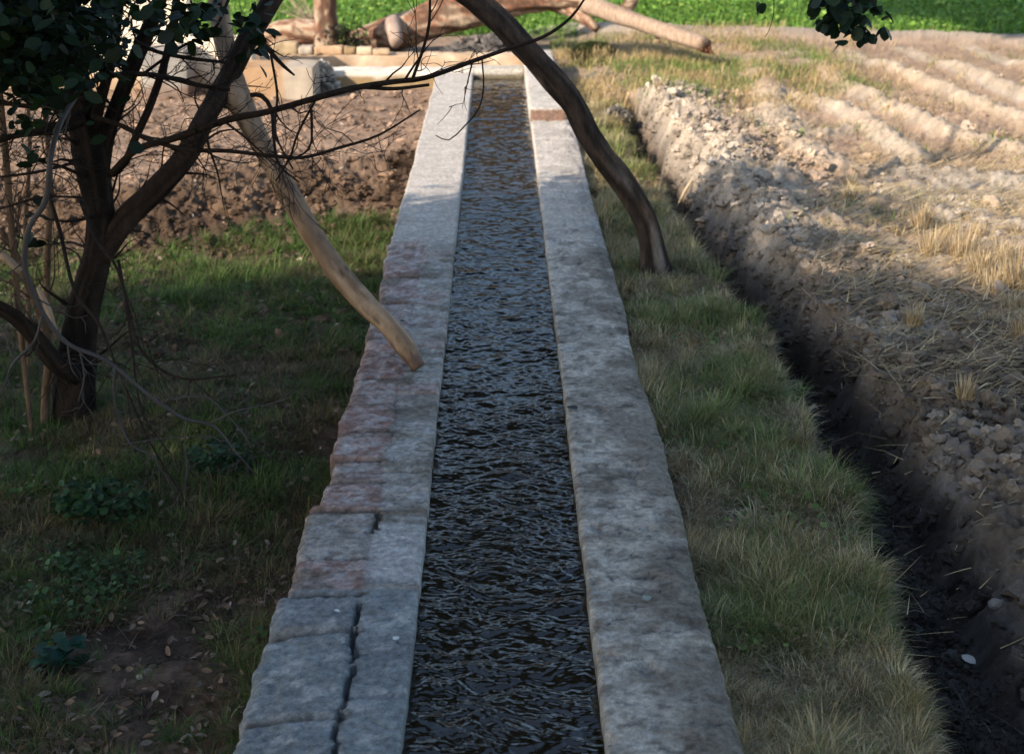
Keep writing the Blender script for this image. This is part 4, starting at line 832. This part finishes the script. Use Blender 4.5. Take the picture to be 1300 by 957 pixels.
for l in ([(48,365,T-.5,2),(60,390,T-.5,4),(72,425,T-.5,3)],[(0,322,T-.3,5),(14,333,T-.3,5),(26,345,T-.3,4)]):
    mb=MB();tube(mb,*Qs(l),seg=8,step=.03,rough=.2,col=(.30,.22,.16),colvar=.3);mb.build('broken_snag',M_smooth,sap)
# ------------------------------------------------------------------ wooden prop
pr=MB();f0=W(533,470,.004)
def polefn(cc,a,l,L,u,v):
    n=fbm(a*1.6,np.full(len(a),l*6.),701,4);c=mix(np.array((.20,.125,.075)),np.array((.33,.225,.145)),sst(.3,.7,n))
    c=c*(.7+.6*fbm(a*2.2,np.full(len(a),l*26.),703,3))[:,None];c=mix(c,np.array((.09,.055,.038)),sst(.62,.72,fbm(a*2.5,np.full(len(a),l*11.),702,3))*.9);return mix(c,np.array((.12,.07,.05)),np.full(len(a),(l<.05)*.7))
P,R=Qs([(530,466,f0[1]+.0,9),(514,440,f0[1]+.04,13),(492,412,f0[1]+.10,14),(462,384,f0[1]+.18,14),(432,350,f0[1]+.25,14),(404,310,f0[1]+.34,14),(372,256,f0[1]+.45,13),(345,208,f0[1]+.55,12.5),(322,165,f0[1]+.65,14.5),(304,128,f0[1]+.72,16),(294,90,f0[1]+.78,13.5),(284,50,f0[1]+.84,12.5),(278,10,f0[1]+.9,12),(272,-25,f0[1]+.95,10),(268,-50,f0[1]+1.,9)])
P[0]=f0+np.array([-.004,0,.012]);R=[q*1.0 for q in R]
wp=thing('wooden_prop','smooth pale tan wooden pole propped on the brick wall leaning up to the left','wooden prop',f0)
R=[q*(1+.07*math.sin(i*2.3)) for i,q in enumerate(R)];tube(pr,P,R,seg=28,step=.02,rough=.10,fn=polefn);pr.build('pole',M_smooth,wp)
mb=MB();tube(mb,*Qs([(314,150,f0[1]+.66,11),(296,132,f0[1]+.72,10),(282,120,f0[1]+.78,8),(276,112,f0[1]+.8,4)]),seg=14,step=.03,rough=.08,fn=polefn);mb.build('fork_stub',M_smooth,wp)
# ------------------------------------------------------------------ leaning tree on the verge
b0=on_ground(830,352);YL=b0[1]
ln=thing('leaning_tree','dark bare trunk growing from the verge and leaning left over the channel','tree',b0)
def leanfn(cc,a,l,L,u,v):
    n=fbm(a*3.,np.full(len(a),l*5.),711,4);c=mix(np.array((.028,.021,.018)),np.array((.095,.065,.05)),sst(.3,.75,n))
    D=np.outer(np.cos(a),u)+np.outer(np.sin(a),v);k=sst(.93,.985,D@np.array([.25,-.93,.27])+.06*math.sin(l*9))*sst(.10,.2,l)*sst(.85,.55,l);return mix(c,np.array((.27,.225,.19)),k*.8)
leanfn.a=4.7
mb=MB();tube(mb,*Qs([(836,372,YL,30),(833,350,YL,21),(829,318,YL,16),(822,288,YL,15),(806,256,YL,15),(784,224,YL,15),(762,195,YL,14.5),(744,166,YL,14.5),(728,132,YL,14),(706,104,YL,16),(684,80,YL,15),(660,55,YL,15),(630,24,YL,15),(600,-2,YL,15),(565,-30,YL,15),(520,-90,YL,14),(490,-190,YL,13),(480,-320,YL,11),(500,-480,YL,8),(540,-640,YL,5)],.98),seg=26,step=.03,rough=.22,fn=leanfn,flare=.15);mb.build('trunk',M_bark,ln)
mb=MB();
for l in ([(496,-160,YL,7),(440,-260,YL-.3,6),(380,-360,YL-.6,4),(300,-420,YL-.9,2)],[(486,-250,YL,7),(560,-330,YL+.3,5),(650,-420,YL+.5,3)],[(480,-330,YL,6),(430,-450,YL+.4,4),(400,-560,YL+.5,2)]):
    P,R=Qs(l);tube(mb,P,R,seg=9,step=.06,rough=.1,col=DK);twiggy(mb,P,R,8,1,.3,.7)
mb.build('branches',M_bark,ln)
up=Q(540,-640,YL)
mb=MB();tube(mb,[up,up+np.array([.3,.3,.5]),np.array([-.6,8.2,4.7]),np.array([-.3,9.4,5.4])],[.03,.035,.03,.015],seg=9,step=.15,rough=.1,col=DK);mb.build('limb',M_bark,ln)
def reflected_tree(x,y,h,r,lab):  # row out of view, added so the far water reflects a warm tone
    t=thing('reflected_tree',lab,'tree',(x,y,-.1),'unseen trees added beyond the crop field');mb=MB();tube(mb,[(x,y,-.3),(x+.2,y,h*.3),(x,y,h*.6)],[.3,.22,.1],seg=10,step=.4,rough=.15,fn=barkfn(850));mb.build('trunk',M_bark,t)
    crown('crown',[((x,y,h*.55),(r,r,h*.42),4200),((x+r*.5,y,h*.4),(r*.8,r*.8,h*.3),2600)],t,cols=((.13,.11,.055),(.15,.125,.07),(.09,.085,.04)),size=(.35,.65))
for k,x in enumerate((-14,-8.5,-4,.5,5,10,16)): reflected_tree(x,38+2*math.sin(k*2.1),9.5+1.2*math.cos(k*1.7),4.2,'unseen olive tree added beyond the crop for the water to reflect')
# ------------------------------------------------------------------ shade trees behind and to the left of the viewer
SUN=np.array([-.70,-.51,0]);EL=math.radians(30);sd=np.array([SUN[0],SUN[1],0]);sd/=np.linalg.norm(sd);sd=sd*math.cos(EL);sd[2]=math.sin(EL)
def shade_tree(base,height,blobs,label,limbs_=4):
    t=thing('shade_tree',label,'tree',base);base=np.array(base,float)
    top=base+np.array([0,0,height]);mb=MB();tube(mb,[base-np.array([0,0,.2]),base+np.array([.05,.05,height*.3]),base+np.array([-.1,.1,height*.6]),top],[.22,.18,.14,.07],seg=14,step=.15,rough=.15,fn=barkfn(800),flare=.3);mb.build('trunk',M_bark,t)
    for c,r,n in blobs:
        mb=MB();c=np.array(c,float);s=base+np.array([0,0,height*random.uniform(.4,.7)]);tube(mb,[s,(s+c)/2+rng.normal(0,.15,3),c],[.09,.06,.02],seg=8,step=.2,rough=.1,col=DK);mb.build('limb',M_bark,t)
    crown('crown',blobs,t,size=(.07,.13));return t
def sh(x,y,h,r,n):
    """blob at height h whose shadow centre falls on ground point x,y"""
    k=h/sd[2];return ((x+sd[0]*k,y+sd[1]*k,h),r,n)
shade_tree((-6.5,-1.5,-.5),4.2,[sh(-2.2,3.6,4.6,(1.7,1.5,1.0),9000),sh(-3.2,6.0,4.4,(1.7,1.5,.9),9000),sh(-.6,4.6,5.0,(1.6,1.5,.9),9000),sh(.4,2.6,4.8,(1.7,1.6,.9),8000)],'large shade tree standing left behind the viewer')
shade_tree((-5.6,.2,-.5),4.6,[sh(1.0,5.2,4.4,(1.5,1.4,.8),8000),sh(2.2,3.4,4.2,(1.6,1.5,.8),8500),sh(-1.6,7.0,4.3,(1.4,1.0,.7),9000),sh(-.7,7.4,3.9,(1.3,.8,.6),6500),sh(.6,6.9,4.6,(1.2,.9,.6),4500)],'second shade tree beside the large one behind the viewer')
shade_tree((-3.8,-3.2,-.5),4.4,[sh(3.6,4.0,4.6,(1.6,1.5,.8),8000),sh(3.9,2.0,4.4,(1.6,1.5,.8),7500),sh(5.2,3.0,4.5,(1.5,1.4,.8),6500),sh(2.6,5.9,4.4,(1.2,.9,.6),3500)],'tall shade tree behind the viewer near the channel')
# overhead tree on the right with a sprig hanging into view
rt=shade_tree((3.6,-1.2,-.1),3.6,[((2.4,-.4,4.2),(1.6,1.3,.7),5000),((1.2,1.2,3.9),(1.2,1.0,.5),3500),((3.2,1.6,4.0),(1.3,1.0,.6),3500)],'leafy sprig of round dark leaves hanging into the top edge at right')
sp_=[Q(1050,-330,4.6),Q(1056,-160,4.3),Q(1068,-60,4.2),Q(1072,0,4.2),Q(1078,26,4.2)]
mb=MB();tube(mb,[np.array([2.6,1.2,3.9])]+sp_,[.02,.012,.008,.006,.004,.002],seg=6,step=.05,col=DK);twiggy(mb,sp_,[.006,.005,.004,.003,.002],5,1,.05,.12)
tube(mb,[Q(1068,-60,4.2),Q(1010,-40,4.3),Q(985,-8,4.4),Q(982,20,4.5),Q(975,42,4.5),Q(970,48,4.5)],[.003,.002,.002,.0012,.001,.0008],seg=5,step=.04,col=DK)
mb.build('hanging_branch',M_bark,rt)
mb=MB();P=[]
for px,py,r,n in ((1068,-5,.055,26),(1062,12,.045,20),(1085,0,.04,16),(1078,26,.03,14),(1100,18,.028,11),(1066,36,.016,4),(1122,32,.010,2),(1105,44,.012,3),(1068,52,.006,2),(1060,-60,.08,40),(1052,-140,.1,40),(965,2,.008,2),(1092,40,.015,5),(1108,4,.015,5)):
    P.append(Q(px,py,4.2)+rng.normal(0,1,(n,3))*r*np.array([.8,.9,.6]))
P=np.concatenate(P);n=len(P);mb.add(*leaves(P,rng.uniform(.032,.052,n),pick([(.014,.034,.018),(.02,.045,.02),(.012,.028,.018)],[3,2,2],n),.3,.8,aspect=1.1));mb.build('leaves',M_leaf,rt)
# ------------------------------------------------------------------ small plants in the yard and low ground
def plant(px,py,n,r,size,cols,lab,name='cut_greens',cat='plant',up=.05):
    p=on_ground(px,py);mb=MB();a=rng.random(n)*6.283;q=np.sqrt(rng.random(n))*1.6*r;P=np.stack([np.cos(a)*q,np.sin(a)*q*.7,rng.uniform(.01,up,n)],1)
    mb.add(*leaves(P,rng.uniform(size*.5,size,n),pick(cols,[1]*len(cols),n),.8,0));
    for k in range(0):
        e=rng.normal(0,1,3)*np.array([r,r*.7,0]);e[2]=up;tube(mb,[np.array([0,0,0.]),e*.5+np.array([0,0,.02]),e],[.003,.002,.001],seg=4,col=tuple(np.array(cols[0])*1.2))
    o=mb.build(name,M_leaf);o.location=p;tag(o,lab,cat)
plant(335,252,170,.085,.075,[(.12,.28,.06),(.18,.36,.09)],'bright green cut leaves wilting on the brown bank right half of the pile',up=.08)
plant(298,258,130,.065,.06,[(.14,.28,.12),(.28,.36,.24)],'greyish feathery greens heaped at the left of the brighter cut leaves',up=.04)
plant(292,232,40,.035,.03,[(.12,.22,.05)],'few small seedlings above the cut greens on the bank','seedling')
plant(130,660,420,.12,.04,[(.02,.055,.02),(.035,.085,.03)],'leafy weed patch left of centre in the shaded grass','weed_clump',up=.14)
plant(280,600,300,.09,.04,[(.02,.05,.022),(.03,.07,.03)],'blue green weed clump under the hanging twigs','weed_clump',up=.14)
plant(75,852,60,.05,.06,[(.012,.05,.035),(.02,.07,.045)],'single teal leaved weed at the bottom left corner','weed_clump',up=.12)
plant(1015,175,30,.02,.035,[(.15,.2,.05)],'small green seedling at the foot of a furrow','seedling')
mb=MB();p=on_ground(424,225)
tube(mb,[np.array([-.20,.0,.015]),np.array([-.05,.02,.03]),np.array([.05,.05,.03])],[.004,.014,.004],seg=8,step=.02,rough=.2,col=(.62,.56,.40),colvar=.1);o=mb.build('dry_husk',M_straw);o.location=p;tag(o,'pale dry leaf stalk lying on the yard left of the channel','husk')
mb=MB();p=on_ground(487,288)
tube(mb,[np.array([-.16,.10,.03]),np.array([-.03,.03,.04]),np.array([.06,-.06,.03])],[.003,.012,.003],seg=8,step=.02,rough=.2,col=(.6,.5,.38),colvar=.1);o=mb.build('dry_husk',M_straw);o.location=p;tag(o,'pale dry husk on the brown bank close to the brick wall','husk')
for (pa,pb,r,lab) in (((858,268),(885,222),.012,'long pale dry stalk leaning on the far ditch bank'),((1290,458),(1228,462),.014,'curled brown straw stalk at the right edge'),((1240,500),(1262,492),.006,'short straw stalk beside the small yellow tuft')):
    a=on_ground(*pa);b=on_ground(*pb);mb=MB();tube(mb,[a+np.array([0,0,.02]),(a+b)/2+np.array([0,0,.03]),b+np.array([0,0,.02])],[r*.4,r,r*.4],seg=7,step=.03,rough=.2,col=(.48,.38,.24),colvar=.2)
    o=mb.build('dry_stalk',M_straw,loc=a);tag(o,lab,'stalk')
# ------------------------------------------------------------------ light, sky, camera
w=bpy.data.worlds.new('World');SC.world=w;w.use_nodes=True;nt=w.node_tree;bg=nt.nodes['Background']
sk=nt.nodes.new('ShaderNodeTexSky');sk.sky_type='NISHITA';sk.sun_disc=False;sk.sun_elevation=EL
sk.sun_rotation=math.atan2(sd[0],sd[1]);sk.air_density=1.2;sk.dust_density=1.0
nt.links.new(sk.outputs[0],bg.inputs[0]);bg.inputs[1].default_value=.15
L=bpy.data.lights.new('sun','SUN');L.energy=5.0;L.angle=math.radians(.55);L.color=(1,.86,.70);lo=bpy.data.objects.new('sun',L);COL.objects.link(lo)
from mathutils import Vector
lo.rotation_euler=Vector((-sd[0],-sd[1],-sd[2])).to_track_quat('-Z','Y').to_euler();lo.location=(-10,-8,10)
cd=bpy.data.cameras.new('camera');co=bpy.data.objects.new('camera',cd);COL.objects.link(co);SC.camera=co
co.location=CAM;co.rotation_euler=(math.pi/2-PITCH,0,-YAW);cd.sensor_fit='HORIZONTAL';cd.sensor_width=36;cd.lens=F/1300*36
cd.shift_y=-(478.5-434)/1300;cd.clip_end=2000;cd.clip_start=.05
cd.dof.use_dof=True;cd.dof.focus_distance=4.9;cd.dof.aperture_fstop=4.0
SC.view_settings.view_transform='Standard';SC.view_settings.look='None';SC.view_settings.exposure=0.85;SC.view_settings.gamma=1
SC.cycles.max_bounces=6;SC.cycles.diffuse_bounces=3;SC.cycles.transparent_max_bounces=6
